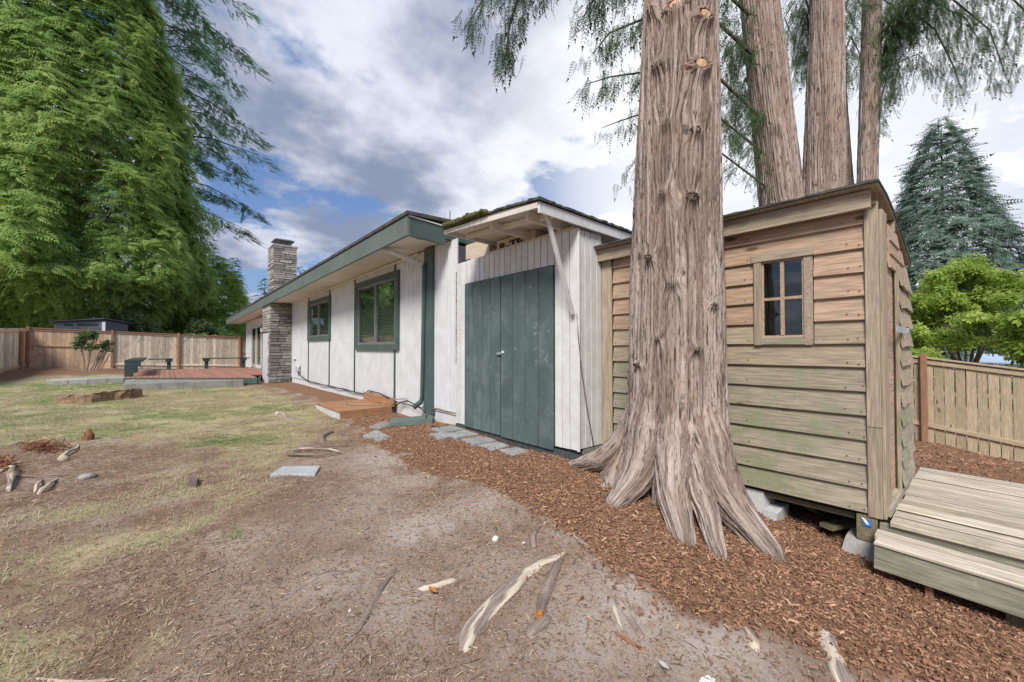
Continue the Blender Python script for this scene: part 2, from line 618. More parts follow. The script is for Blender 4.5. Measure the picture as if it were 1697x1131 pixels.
m_rot = surf('rotten_wood', (.22, .10, .05), (.15, .075, .04), (1, 1, 1), 15, 60, .95, .6, .008, objvar=0)
m_board = surf('printed_board', (.62, .52, .42), (.56, .47, .39), (1, 1, 1), 3, 20, .8, .05, objvar=0, finev=.05)
m_ink = surf('dark_ink', (.035, .03, .045), (.045, .04, .05), (1, 1, 1), 3, 20, .7, 0, objvar=0)
m_bluetag = surf('blue_tag', (.05, .20, .48), (.06, .24, .55), (1, 1, 1), 8, 20, .5, 0, objvar=0)
m_whitetag = surf('white_tag', (.75, .77, .80), (.7, .72, .75), (1, 1, 1), 8, 20, .5, 0, objvar=0)
m_bark_dark = surf('dark_bark', (.13, .10, .08), (.09, .07, .055), (8, 8, 1.5), 2, 6, .95, .5, .02, objvar=.1)
m_root = surf('exposed_root', (.25, .195, .165), (.17, .13, .11), (1.5, 18, 18), 1.5, 4, .9, .5, .004, coord='UV', stain=((.40, .34, .28), 6, .56, .66, .6), objvar=.12)
def pale_root_material():
    T = NT('barkless_root')
    uv = T.coords((1, 1, 1), 'UV', True)
    def sc(v):
        n = T.n('ShaderNodeVectorMath', operation='MULTIPLY')
        T.l(uv, n.inputs[0])
        n.inputs[1].default_value = v
        return n.outputs[0]
    a = T.noise(sc((3.5, 26, 1)), 1.0, 4, .55, .3)
    f = T.noise(sc((9, 120, 1)), 1.0, 4, .65, .2)
    col = T.mix(T.ramp(f, .3, .7), (.16, .125, .105), (.31, .25, .215))
    col = T.mix(T.ramp(a, .45, .53), col, T.mix(T.ramp(f, .3, .7), (.50, .42, .32), (.62, .54, .43)))
    T.l(col, T.b.inputs['Base Color'])
    T.b.inputs['Roughness'].default_value = .9
    T.bump(T.math('ADD', a, f), .7, .006)
    return T.m


m_rootpale = pale_root_material()
m_rootold = surf('barkless_root_old', (.27, .215, .18), (.20, .16, .135), (1.5, 18, 18), 1.5, 4, .9, .5, .004, coord='UV', stain=((.54, .46, .35), 5, .52, .60, .8), objvar=.1)
m_stump = surf('stump_wood', (.32, .21, .125), (.21, .135, .085), (9, 9, 2), 2, 5, .9, .5, .01, stain=((.09, .06, .04), 3, .5, .65, .7), objvar=0)
m_cut = surf('fresh_cut_wood', (.52, .29, .15), (.60, .38, .22), (1, 1, 1), 30, 60, .8, .1, objvar=.15)
m_rust = surf('rusty_brown', (.25, .11, .06), (.30, .15, .08), (1, 1, 1), 12, 40, .9, .2, objvar=0)
m_greenplastic = surf('green_plastic', (.115, .165, .14), (.15, .20, .17), (1, 1, 1), 4, 30, .55, .05, stain=((.27, .30, .27), 6, .55, .75, .5), objvar=0, finev=.06)
m_greyshed = surf('grey_shed_paint', (.075, .085, .115), (.09, .10, .13), (1, 1, 1), 3, 30, .6, .05, objvar=.04, finev=.05)
m_greytrim = surf('grey_shed_trim', (.055, .062, .085), (.065, .075, .10), (1, 1, 1), 3, 30, .6, .05, objvar=.04, finev=.05)
m_bluehouse = surf('pale_blue_siding', (.40, .50, .62), (.36, .46, .58), (1, 1, 1), 3, 30, .7, .05, objvar=0, finev=.05)
m_far_white = surf('far_white_paint', (.78, .80, .82), (.72, .74, .77), (1, 1, 1), 3, 30, .7, .05, objvar=0, finev=.05)
m_far_roof = surf('far_roof', (.36, .40, .46), (.30, .34, .40), (1, 1, 1), 3, 30, .9, .1, objvar=0)
m_rock = surf('white_rock', (.66, .63, .57), (.55, .53, .48), (1, 1, 1), 8, 40, .8, .3, .004, objvar=.1)
m_brick = surf('old_brick', (.13, .09, .08), (.17, .12, .10), (1, 1, 1), 8, 40, .9, .4, .004, objvar=.1)
m_amber = surf('amber_leaf', (.48, .20, .05), (.40, .15, .04), (1, 1, 1), 30, 60, .7, .2, objvar=.1)
m_paper = surf('paper_scrap', (.78, .80, .78), (.70, .73, .72), (1, 1, 1), 5, 40, .7, 0, objvar=0, finev=.04)
m_stick = surf('stick_bark', (.27, .19, .14), (.20, .14, .10), (2, 20, 20), 2, 6, .9, .3, .003, objvar=.2)
m_stickpale = surf('pale_stick', (.42, .34, .26), (.34, .27, .2), (2, 20, 20), 2, 6, .9, .3, .003, objvar=.15)
m_redtwig = surf('red_brown_twigs', (.20, .075, .05), (.28, .13, .06), (1, 1, 1), 12, 40, .9, .2, objvar=.15)


def glassmat(name, tint, refl=.35, alpha=.55):
    """window glass: mirror reflection over a clear pane"""
    T = NT(name)
    gl = T.n('ShaderNodeBsdfGlossy')
    gl.inputs['Roughness'].default_value = .02
    gl.inputs['Color'].default_value = (.9, .95, .93, 1)
    tr = T.n('ShaderNodeBsdfTransparent')
    tr.inputs['Color'].default_value = (*tint, 1)
    lw = T.n('ShaderNodeLayerWeight')
    lw.inputs['Blend'].default_value = .25
    f = T.math('ADD', T.math('MULTIPLY', lw.outputs['Fresnel'], .55), refl * .4)
    mx = T.n('ShaderNodeMixShader')
    T.l(f, mx.inputs[0])
    T.l(tr.outputs[0], mx.inputs[1])
    T.l(gl.outputs[0], mx.inputs[2])
    T.l(mx.outputs[0], T.out.inputs['Surface'])
    return T.m


m_glass = glassmat('window_glass', (.9, .95, .92), .38)
m_glassdark = glassmat('cabin_glass', (.6, .65, .65), .15)

m_leaf_cedar = leafmat('cedar_foliage', (.075, .165, .045), (.235, .38, .095), (.42, .54, .16), trans=.55)
m_leaf_over = leafmat('overhanging_cedar_foliage', (.052, .10, .044), (.092, .165, .066), (.175, .26, .095), trans=.5)
m_leaf_fir = leafmat('fir_foliage', (.045, .11, .05), (.10, .215, .09), (.18, .32, .135), trans=.4)
m_leaf_spruce = leafmat('spruce_foliage', (.09, .15, .115), (.155, .23, .185), (.25, .33, .27), trans=.4)
m_leaf_maple = leafmat('maple_foliage', (.15, .26, .04), (.30, .43, .075), (.47, .57, .15), trans=.5)
m_leaf_bright = leafmat('bright_conifer_foliage', (.11, .22, .035), (.23, .38, .06), (.36, .50, .11), trans=.55)
m_leaf_shrub = leafmat('shrub_foliage', (.10, .17, .06), (.19, .27, .11), (.34, .40, .21), trans=.4)
m_leaf_rhodo = leafmat('broad_leaf_foliage', (.045, .10, .03), (.09, .16, .045), (.30, .32, .13))
m_grass = leafmat('grass_blades', (.56, .465, .32), (.45, .40, .24), (.25, .335, .13), trans=.35)
m_litter = leafmat('dry_litter', (.12, .072, .046), (.30, .20, .13), (.60, .47, .34), trans=.05, rough=.9)
m_chip = leafmat('bark_chips', (.12, .062, .039), (.31, .165, .10), (.58, .37, .235), trans=.02, rough=.9)


def bark_material(name, c1, c2, c3, pale):
    T = NT(name)
    uv = T.coords((1, 1, 1), 'UV', False)
    s1 = T.n('ShaderNodeVectorMath', operation='MULTIPLY')
    T.l(uv, s1.inputs[0])
    s1.inputs[1].default_value = (66, 5.0, 1)
    f = T.noise(s1.outputs[0], 1.0, 6, .65, .15)
    s2 = T.n('ShaderNodeVectorMath', operation='MULTIPLY')
    T.l(uv, s2.inputs[0])
    s2.inputs[1].default_value = (200, 20, 1)
    f2 = T.noise(s2.outputs[0], 1.0, 5, .6, .1)
    big = T.noise(uv, 1.7, 4, .6)
    at_ = T.n('ShaderNodeAttribute', attribute_name='tint').outputs['Fac']
    col = T.mix(T.ramp(T.math('ADD', T.math('MULTIPLY', f, .45), T.math('MULTIPLY', at_, .8)), .38, .86), c1, c2)
    col = T.mix(T.math('MULTIPLY', T.ramp(big, .5, .68), .6), col, c3)
    col = T.mix(T.math('MULTIPLY', T.ramp(f2, .5, .72), .5), col, pale)
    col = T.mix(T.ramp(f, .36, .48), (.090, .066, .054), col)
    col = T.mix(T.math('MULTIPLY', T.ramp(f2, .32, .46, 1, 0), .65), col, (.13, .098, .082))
    T.l(col, T.b.inputs['Base Color'])
    T.b.inputs['Roughness'].default_value = .95
    T.b.inputs['Specular IOR Level'].default_value = .1
    h = T.math('ADD', T.math('MULTIPLY', f, .7), T.math('MULTIPLY', f2, .4))
    T.bump(h, 1.0, .018)
    return T.m


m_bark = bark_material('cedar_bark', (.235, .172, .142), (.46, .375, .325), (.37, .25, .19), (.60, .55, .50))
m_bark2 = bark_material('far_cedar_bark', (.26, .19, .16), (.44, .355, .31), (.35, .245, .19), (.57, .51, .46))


def ground_material():
    T = NT('yard_ground')
    pos = T.coords((1, 1, 1), 'Position', False)
    a = {k: T.n('ShaderNodeAttribute', attribute_name=k).outputs['Fac'] for k in ('mulch', 'grass', 'pale')}
    n1 = T.noise(pos, 2.2, 6, .6)
    n2 = T.noise(pos, 14, 6, .7)
    n3 = T.noise(pos, 75, 5, .7)
    n4 = T.noise(pos, 220, 3, .7)
    dirt = T.mix(T.ramp(n1, .35, .65), (.225, .145, .096), (.335, .245, .18))
    dirt = T.mix(T.math('MULTIPLY', T.ramp(n2, .42, .62), .85), dirt, (.165, .105, .07))
    dirt = T.mix(T.math('MULTIPLY', T.ramp(T.noise(pos, .9, 5, .6), .50, .62), .6), dirt, (.42, .345, .285))
    dirt = T.mix(T.math('MULTIPLY', a['pale'], T.ramp(n2, .3, .6)), dirt, (.50, .44, .395))
    dirt = T.mix(T.math('MULTIPLY', T.ramp(n3, .55, .75), .55), dirt, (.50, .40, .30))
    dirt = T.mix(T.math('MULTIPLY', T.ramp(n4, .56, .7), .6), dirt, (.095, .068, .052))
    mul = T.mix(T.ramp(n3, .35, .65), (.14, .078, .05), (.28, .165, .10))
    mul = T.mix(T.math('MULTIPLY', T.ramp(n4, .55, .7), .6), mul, (.42, .28, .185))
    gr = T.mix(T.ramp(n1, .38, .6), (.43, .355, .22), (.33, .315, .165))
    gr = T.mix(T.math('MULTIPLY', T.ramp(n2, .5, .7), .5), gr, (.22, .27, .105))
    gr = T.mix(T.math('MULTIPLY', T.ramp(n3, .5, .72), .5), gr, (.54, .46, .29))
    gm = T.ramp(T.math('ADD', T.math('SUBTRACT', a['grass'], .08), T.math('MULTIPLY', T.math('SUBTRACT', n2, .5), 1.1)), .25, .85)
    mm = T.ramp(T.math('ADD', a['mulch'], T.math('MULTIPLY', T.math('SUBTRACT', n2, .5), .7)), .4, .6)
    col = T.mix(gm, dirt, gr)
    col = T.mix(mm, col, mul)
    T.l(col, T.b.inputs['Base Color'])
    T.b.inputs['Roughness'].default_value = .97
    T.b.inputs['Specular IOR Level'].default_value = .1
    h = T.math('ADD', T.math('ADD', T.math('MULTIPLY', n2, .5), T.math('MULTIPLY', n3, .35)), T.math('MULTIPLY', n4, .15))
    T.bump(h, .8, .03)
    return T.m


m_ground = ground_material()

# ------------------------------------------------------------------ ground


def poly_sd(poly, X, Y):
    """signed distance (positive inside) to a polygon given as points on the ground"""
    d2 = np.full(X.shape, 1e9)
    ins = np.zeros(X.shape, bool)
    n = len(poly)
    for i in range(n):
        ax, ay = poly[i][0], poly[i][1]
        bx, by = poly[(i + 1) % n][0], poly[(i + 1) % n][1]
        ex, ey = bx - ax, by - ay
        t = np.clip(((X - ax) * ex + (Y - ay) * ey) / (ex * ex + ey * ey + 1e-9), 0, 1)
        d2 = np.minimum(d2, (X - ax - t * ex) ** 2 + (Y - ay - t * ey) ** 2)
        c = ((ay > Y) != (by > Y)) & (X < (bx - ax) * (Y - ay) / (by - ay + 1e-12) + ax)
        ins ^= c
    d = np.sqrt(d2)
    return np.where(ins, d, -d)


MULCH = [gp(*p) for p in [(545, 668), (580, 692), (603, 722), (655, 752), (705, 782), (800, 803), (862, 832), (902, 862), (950, 905),
                          (1005, 950), (1080, 990), (1190, 1020), (1290, 1050), (1400, 1105), (1470, 1135), (1560, 1180)]]
MULCH = [(p.x, p.y) for p in MULCH] + [(3.0, -1.6), (7, -3.5), (12, -3.5), (12.1, 5), (5.5, 4), (3.5, 2.7), (3.4, 9.2)]
MULCH2 = [(p.x, p.y) for p in [gp(430, 642), (gp(470, 643)), gp(520, 660), gp(545, 672)]] + [(3.4, 8.6), (3.4, 16), (2.2, 16.2)]
MULCH3 = [(-4.7, 27.7), (-4.9, 22.5), (-4.2, 23.2), (-3.2, 24.0), (-1.6, 24.6), (-.9, 25.2), (-.8, 27.7)]
LAWN = [(p.x, p.y) for p in [gp(-80, 640), gp(0, 628), gp(60, 622)]] + [(-1.2, 24.8), (2.2, 16)] + \
       [(p.x, p.y) for p in [gp(470, 648), gp(520, 665), gp(550, 690), gp(560, 715), gp(500, 748), gp(440, 790), gp(380, 770), gp(330, 755),
                             gp(210, 738), gp(120, 735), gp(50, 738), gp(-90, 750)]]
LAWN2 = [(p.x, p.y) for p in [gp(150, 835), gp(260, 790), gp(330, 765), gp(400, 752), gp(455, 800), gp(400, 842), gp(330, 868), gp(270, 905),
                              gp(200, 920), gp(130, 945), gp(60, 975), gp(0, 1010), gp(-120, 1010), gp(-120, 870), gp(40, 850)]]
LAWN3 = [(p.x, p.y) for p in [gp(-90, 1020), gp(20, 1010), gp(50, 1030), (gp(60, 1050)), gp(90, 1085), gp(40, 1100), gp(-60, 1130)]]


def masks(X, Y):
    wob = (fbm(X * 2.3 + 5, Y * 2.3 + 9, 3, 4) - .5)
    near = np.clip(np.hypot(X, Y) / 8, .25, 2)
    ms = np.maximum.reduce([poly_sd(MULCH, X, Y), poly_sd(MULCH2, X, Y), poly_sd(MULCH3, X, Y)])
    mul = np.clip(.5 + (ms + wob * .5) / .30, 0, 1)
    gs = np.maximum.reduce([poly_sd(LAWN, X, Y) / near, np.minimum(poly_sd(LAWN2, X, Y) * .6 / near, .18) - .06, np.minimum(poly_sd(LAWN3, X, Y), .1) - .04])
    wob2 = (fbm(X * 5.3 + 1, Y * 5.3 + 2, 13, 3) - .5)
    gra = np.clip(.42 + (gs + wob * 1.3 + wob2 * .8) / 1.1, 0, 1) * (1 - mul)
    far = np.clip((np.hypot(X, Y) - 26) / 8, 0, 1)
    far = np.where((X > 12.3) | (Y > 28.5) | (X < -5.2), far, 0)
    gra = np.maximum(gra, far)
    pale = np.zeros(X.shape)
    for px, py, r, k in [(640, 760, .55, .8), (800, 835, .4, .7), (740, 720, .4, .6), (690, 880, .3, .8), (1050, 1000, .35, .9), (1000, 1040, .4, .7),
                         (660, 1000, .3, .6), (1180, 1080, .35, .8), (900, 800, .5, .7), (950, 1060, .4, .6), (720, 1040, .35, .4), (560, 960, .3, .7), (600, 850, .5, .5), (820, 950, .35, .5), (480, 900, .35, .3),
                         (400, 1010, .3, .35), (860, 1080, .25, .5), (560, 1080, .2, .4)]:
        p = gp(px, py)
        pale = np.maximum(pale, k * np.exp(-((X - p.x) ** 2 + (Y - p.y) ** 2) / r ** 2))
    return mul, gra, pale


def relief(X, Y):
    d = np.hypot(X, Y)
    f = np.clip(1.6 - d / 9, 0, 1)
    return f * ((fbm(X * 1.3, Y * 1.3, 21, 3) - .5) * .07 + (fbm(X * 7, Y * 7, 31, 3) - .5) * .022)


def gz(x, y):
    """height of the finished ground surface"""
    x = np.asarray(x, float)
    y = np.asarray(y, float)
    return g(x, y) + relief(x, y)


def axis(lo, hi, step, far, k=1.13):
    a = list(np.arange(lo, hi, step))
    s = step
    while a[-1] < far:
        s *= k
        a.append(a[-1] + s)
    s = step
    b = [lo]
    while b[-1] > -far:
        s *= k
        b.append(b[-1] - s)
    return np.array(b[:0:-1] + a)


gx = axis(-1.4, 4.6, .035, 220)
gy = axis(-.6, 6.2, .035, 220)
GX, GY = np.meshgrid(gx, gy)
mu, gra, pal = masks(GX, GY)
Z = gz(GX, GY) + mu * .02
nx, ny = len(gx), len(gy)
idx = np.arange(nx * ny).reshape(ny, nx)
FQ = np.stack([idx[:-1, :-1], idx[:-1, 1:], idx[1:, 1:], idx[1:, :-1]], -1).reshape(-1, 4)
gm_ = np_mesh('ground', np.stack([GX, GY, Z], -1).reshape(-1, 3), FQ, True, {'mulch': mu, 'grass': gra, 'pale': pal})
ground = ob('ground', gm_, m_ground, None, None, 'structure')


def orient(d, n):
    """rotation matrices (N,3,3) with columns: x along d, z near n"""
    d = d / np.linalg.norm(d, axis=1, keepdims=True)
    y = np.cross(n, d)
    y /= np.linalg.norm(y, axis=1, keepdims=True) + 1e-9
    z = np.cross(d, y)
    return np.stack([d, y, z], -1)


def scatter(tv, tf, R, P, S):
    """copies of a small template as one vertex / face array"""
    n = len(P)
    S = np.asarray(S, float)
    if S.ndim == 1:
        S = np.repeat(S[:, None], 3, 1)
    V = np.einsum('nij,nkj->nki', R, tv[None] * S[:, None, :]) + P[:, None, :]
    F = tf[None] + (np.arange(n) * len(tv))[:, None, None]
    return V.reshape(-1, 3), F.reshape(-1, tf.shape[1])


def rand_dirs(n, tilt):
    a = rng.uniform(0, 2 * np.pi, n)
    t = rng.normal(0, tilt, n)
    d = np.stack([np.cos(a) * np.cos(t), np.sin(a) * np.cos(t), np.sin(t)], -1)
    nn = np.stack([rng.normal(0, tilt, n), rng.normal(0, tilt, n), np.ones(n)], -1)
    return d, nn


def sample(n, x0, x1, y0, y1, fn, falloff=3.0):
    """random places with probability fn(mask) and thinning with distance"""
    outx, outy = [], []
    tot = 0
    for _ in range(60):
        x = rng.uniform(x0, x1, n * 3)
        y = rng.uniform(y0, y1, n * 3)
        d = np.hypot(x, y)
        p = np.clip((falloff / np.maximum(d, falloff)) ** 1.5, 0, 1)
        ok = rng.uniform(size=len(x)) < p
        x, y = x[ok], y[ok]
        # what the photograph can see only
        w = x * _f0[0] + y * _f0[1]
        s = x * _r[0] + y * _r[1]
        ok = (w > .9) & (np.abs(s) < w * 1.6 + .3)
        x, y = x[ok], y[ok]
        ok = rng.uniform(size=len(x)) < fn(x, y)
        outx.append(x[ok])
        outy.append(y[ok])
        tot += ok.sum()
        if tot >= n:
            break
    x = np.concatenate(outx)[:n]
    y = np.concatenate(outy)[:n]
    return x, y


# bark chips of the mulch bed
chipV = np.array([(-.5, -.5, 0), (.5, -.32, 0), (.5, .3, .0), (-.5, .5, 0), (-.38, -.3, 1), (.42, -.2, .8), (.40, .2, .9), (-.42, .3, 1)], float)
chipV = np.array([(-.5, -.5, 0), (.5, -.4, 0), (.45, .5, 0), (-.5, .4, 0), (-.38, .0, 1), (.40, .05, .9)], float)
chipF = np.array([(0, 1, 5), (0, 5, 4), (2, 3, 4), (2, 4, 5)])


def chips(name, n, box, fn, falloff, smin, smax):
    x, y = sample(n, *box, fn, falloff)
    n = len(x)
    jit = np.where(rng.uniform(size=n) < .22, .26, .05)
    x = x + rng.normal(0, 1, n) * jit
    y = y + rng.normal(0, 1, n) * jit
    ok = (x < 3.26) | (y < 2.7)
    x, y = x[ok], y[ok]
    n = len(x)
    d, nn = rand_dirs(n, .38)
    L = rng.uniform(smin, smax, n) * rng.choice([.6, 1, 1.5], n, p=[.5, .35, .15])
    S = np.stack([L, L * rng.uniform(.14, .40, n), np.full(n, .006) + L * .06], -1)
    P = np.stack([x, y, gz(x, y) + .018 + rng.uniform(-.004, .016, n)], -1)
    V, F = scatter(chipV, chipF, orient(d, nn), P, S)
    me = np_mesh(name, V, F, False, {'tint': np.repeat(np.clip(rng.normal(.42, .22, n), 0, 1), len(chipV))})
    return ob(name, me, m_chip, None, None, 'stuff')


def mask_mulch(x, y):
    return np.clip((masks(x, y)[0] - .35) * 2.2, 0, 1)


def mask_dirt(x, y):
    m, gq, p = masks(x, y)
    return np.clip(1 - m * .9 - gq * .5, 0, 1) * (.35 + .65 * fbm(x * 3, y * 3, 5, 3)) * (1 - p * .8)


def mask_grass(x, y):
    return np.clip((masks(x, y)[1] - .28) * 1.6, 0, 1) * np.clip(.35 + (np.hypot(x, y) - 4.5) / 3, .35, 1) * np.clip((fbm(x * 2.6, y * 2.6, 77, 3) - .3) * 3, .12, 1)


chips('bark_mulch', 62000, (.6, 6.5, -1.8, 9), mask_mulch, 2.6, .012, .032)

chips('bark_mulch', 9000, (5.4, 12.1, -2.6, 4.5), lambda x, y: np.where((x > 5.6) & (y < 4), 1.0, 0), 30, .03, .075)

# needles, twig crumbs and dry debris on the bare earth
litV = np.array([(-.5, -.5, 0), (.5, -.4, 0), (.5, .4, 0), (-.5, .5, 0), (0, 0, .6)], float)
litF = np.array([(0, 1, 4), (1, 2, 4), (2, 3, 4), (3, 0, 4)])
lit2V = np.array([(-.5, -.5, 0), (.5, 0, .4), (-.5, .5, 0), (0, 0, 1)], float)
lit2F = np.array([(0, 1, 3), (1, 2, 3)])
x, y = sample(74000, -2.5, 4.0, -.8, 7.5, mask_dirt, 1.9)
n = len(x)
d, nn = rand_dirs(n, .25)
L = rng.uniform(.008, .032, n) * rng.choice([.6, 1, 2.4], n, p=[.45, .45, .10])
S = np.stack([L, np.full(n, .003) + L * .09, np.full(n, .004)], -1)
P = np.stack([x, y, gz(x, y) + rng.uniform(.0, .008, n)], -1)
V, F = scatter(lit2V, lit2F, orient(d, nn), P, S)
me = np_mesh('dry_litter', V, F, False, {'tint': np.repeat(np.clip(rng.normal(.45, .30, n), 0, 1), 4)})
ob('dry_litter', me, m_litter, None, None, 'stuff')

# grass: tufts of narrow blades
tv, tf = [], []
for k in range(6):
    a = k * 1.05 + .3
    le = .6 + .4 * ((k * 37) % 10) / 10
    dx, dy = math.cos(a), math.sin(a)
    b = len(tv)
    tv += [(-dy * .06 + dx * .1, dx * .06 + dy * .1, 0), (dy * .06 + dx * .1, -dx * .06 + dy * .1, 0), (dx * .8, dy * .8, le * (.75 if k % 2 else 1.0))]
    tf += [(b, b + 1, b + 2)]
tv, tf = np.array(tv, float), np.array(tf)
x, y = sample(50000, -6, 4, -.3, 26, mask_grass, 4.2)
n = len(x)
d, nn = rand_dirs(n, .12)
dd = np.hypot(x, y)
hgt = rng.uniform(.014, .044, n) * (.6 + .8 * fbm(x * 4, y * 4, 55, 2)) * (1 + .35 * np.clip(dd / 14, 0, 1.2))
P = np.stack([x, y, gz(x, y) - .003], -1)
V, F = scatter(tv, tf, orient(d, nn), P, np.stack([hgt * 1.15, hgt * 1.15, hgt], -1))
gp1, gp2 = gp(400, 735), gp(430, 712)
green = np.clip((fbm(x * .55 + 3, y * .55, 91, 3) - .44) * 4, 0, 1) * .5 + .30 * np.clip((dd - 6) / 6, 0, 1) + np.clip((fbm(x * 3 + 3, y * 3, 95, 2) - .55) * 4, 0, 1) * .35
green += .9 * np.exp(-((x - gp1.x) ** 2 + (y - gp1.y) ** 2) / .5) + .5 * np.clip((dd - 14) / 8, 0, 1)
green *= np.clip((dd - 4.2) / 2.5, .22, 1)
green = np.clip(green + rng.normal(0, .16, n), 0, 1)
me = np_mesh('grass', V, F, False, {'tint': np.repeat(green, len(tv))})
ob('grass', me, m_grass, None, None, 'stuff')

# ------------------------------------------------------------------ house
HX = 3.3


def rz(Y):
    return -.0115 * (Y - 5.4)


house = thing('house', 'long low white house with green trim and a stone chimney', 'house', (HX, 9, 0))


def grooved(name, y0, y1, z0, z1, m, parent, x=HX, pitch=.102, gw=.015, gd=.013):
    """siding sheet in the plane x, facing -x, with vertical grooves; z0/z1 may be (start,end) pairs"""
    ys = [(y0, 0)]
    k = math.ceil((y0 + .02) / pitch)
    while k * pitch < y1 - .02:
        c = k * pitch
        ys += [(c - gw / 2, 0), (c - gw / 2 + .002, gd), (c + gw / 2 - .002, gd), (c + gw / 2, 0)]
        k += 1
    ys.append((y1, 0))
    za, zb = (z0 if isinstance(z0, tuple) else (z0, z0)), (z1 if isinstance(z1, tuple) else (z1, z1))
    vs, fs = [], []
    for yy, dd_ in ys:
        t = (yy - y0) / (y1 - y0)
        vs += [(x + dd_, yy, za[0] + (za[1] - za[0]) * t), (x + dd_, yy, zb[0] + (zb[1] - zb[0]) * t)]
    nq = len(ys)
    for i in range(nq - 1):
        fs.append((2 * i, 2 * i + 1, 2 * i + 3, 2 * i + 2))
    b = len(vs)
    vs += [(x + .02, y0, za[0]), (x + .02, y0, zb[0]), (x + .02, y1, za[1]), (x + .02, y1, zb[1])]
    fs += [(0, b, b + 1, 1), (2 * nq - 2, 2 * nq - 1, b + 3, b + 2), (0, 2 * nq - 2, b + 2, b)]
    return MB().add(vs, fs).build(name, m, parent)


ZB = .2
for y0, y1, z0, z1 in [(5.125, 5.79, ZB, 2.85), (6.045, 7.24, ZB, 2.84), (7.285, 9.385, ZB, 1.17), (7.285, 9.385, 2.64, 2.82), (9.43, 11.28, ZB, 2.80), (11.325, 13.36, ZB, 1.43),
                       (11.325, 13.36, 2.58, 2.78), (13.405, 15.6, ZB, 2.76), (17.1, 20.6, ZB, 2.70)]:
    grooved('wall_panel', y0, y1, (z0, z0), (z1, z1), m_white, house)
for yb in (7.2625, 9.4075, 11.3025, 13.3825):
    MB().box(HX - .022, HX + .02, yb - .022, yb + .022, ZB - .01, 2.86 + rz(yb), .004).build('batten', m_green, house)
MB().box(HX - .055, HX + .02, 5.79, 6.045, .13, 2.845, .006).build('corner_post', m_green, house)
MB().box(HX + .022, HX + .25, 5.13, 26, -.6, .205).build('foundation', m_stucco, house)
# inner walls, gable end and back, so the building is closed
MB().box(HX + .03, HX + .12, 5.96, 7.1, .21, 2.9).box(HX + .03, HX + .12, 9.4, 11.3, .21, 2.85).box(HX + .03, HX + .12, 13.4, 21.4, .21, 2.8).box(HX + .03, HX + .12, 7.1, 9.4, .21, 1.2) \
    .box(HX + .03, HX + .12, 11.3, 13.4, .21, 1.45).box(HX + .6, HX + .65, 6.8, 14, .21, 2.8).box(HX + .13, 11, 5.87, 5.95, .21, 2.9).box(10.9, 11, 5.31, 26, .21, 2.9).box(HX + .13, 11, 25.9, 26, .21, 2.6) \
    .build('inner_wall', m_dark, house)


MB().box(HX + .021, 11, 5.80, 5.86, .21, 2.95).build('gable_wall', m_white, house)


def window(y0, y1, z0, z1, tw, parent):
    w = MB().box(HX - .045, HX + .01, y0, y1, z0, z0 + tw, .004).build('window', m_green, parent)
    MB().box(HX - .045, HX + .01, y0, y1, z1 - tw, z1, .004).build('trim_board', m_green, w)
    MB().box(HX - .043, HX + .01, y0, y0 + tw, z0 + tw, z1 - tw, .004).build('trim_board', m_green, w)
    MB().box(HX - .043, HX + .01, y1 - tw, y1, z0 + tw, z1 - tw, .004).build('trim_board', m_green, w)
    a, b, c, d_ = y0 + tw, y1 - tw, z0 + tw, z1 - tw
    ym = (a + b) / 2
    f = MB()
    for p, q in ((a, a + .045), (b - .045, b), (ym - .03, ym + .03)):
        f.box(HX - .03, HX + .02, p, q, c, d_)
    f.box(HX - .029, HX + .02, a, b, c, c + .045).box(HX - .029, HX + .02, a, b, d_ - .045, d_)
    f.build('sash', m_alu, w)
    for p, q in ((a + .045, ym - .03), (ym + .03, b - .045)):
        MB().box(HX + .0, HX + .004, p, q, c + .045, d_ - .045).build('pane', m_glass, w)
    s = MB()
    z = c + .05
    while z < d_ - .03:
        vs = [(HX + .045, a, z), (HX + .045, b, z), (HX + .062, b, z + .021), (HX + .062, a, z + .021)]
        s.add(vs, [(0, 1, 2, 3)])
        z += .036
    s.build('blind', m_blind, w, kind='stuff')
    return w


window(7.07, 9.31, 1.16, 2.66, .115, house)
window(11.2, 13.40, 1.42, 2.60, .105, house)

# soffit, eave and roof
yy = 5.34
while yy < 28:
    y2 = yy + 1.22
    MB().add([(2.62, yy, 2.85 + rz(yy)), (2.62, y2 - .012, 2.85 + rz(y2)), (HX + .02, y2 - .012, 2.87 + rz(y2)), (HX + .02, yy, 2.87 + rz(yy)),
              (2.62, yy, 2.87 + rz(yy)), (2.62, y2 - .012, 2.87 + rz(y2)), (HX + .02, y2 - .012, 2.89 + rz(y2)), (HX + .02, yy, 2.89 + rz(yy))],
             [(3, 2, 1, 0), (4, 5, 6, 7), (0, 1, 5, 4), (1, 2, 6, 5), (2, 3, 7, 6), (3, 0, 4, 7)]).build('soffit_panel', m_soffit, house)
    yy = y2
MB().bar((HX - .022, 6.3, 2.815), (HX - .022, 15.5, 2.735), .03, .04).build('soffit_trim', m_soffit, house)
plank('eave_fascia', (2.60, 5.30, 2.945), (2.60, 28.0, 2.945 + rz(28.0) - .0), .285, .04, m_fascia, house, up=(1, 0, 0))
plank('rake_board', (2.615, 5.325, 2.935), (3.2, 5.325, 2.895), .255, .04, m_green, house, up=(0, 1, 0))
plank('rake_beam', (3.2, 5.30, 2.905), (4.15, 5.30, 2.86), .105, .07, m_green, house, up=(0, 1, 0))
plank('drip_edge', (2.60, 5.305, 3.085), (3.3, 5.305, 3.04), .022, .03, m_whiteold, house, up=(0, 1, 0))
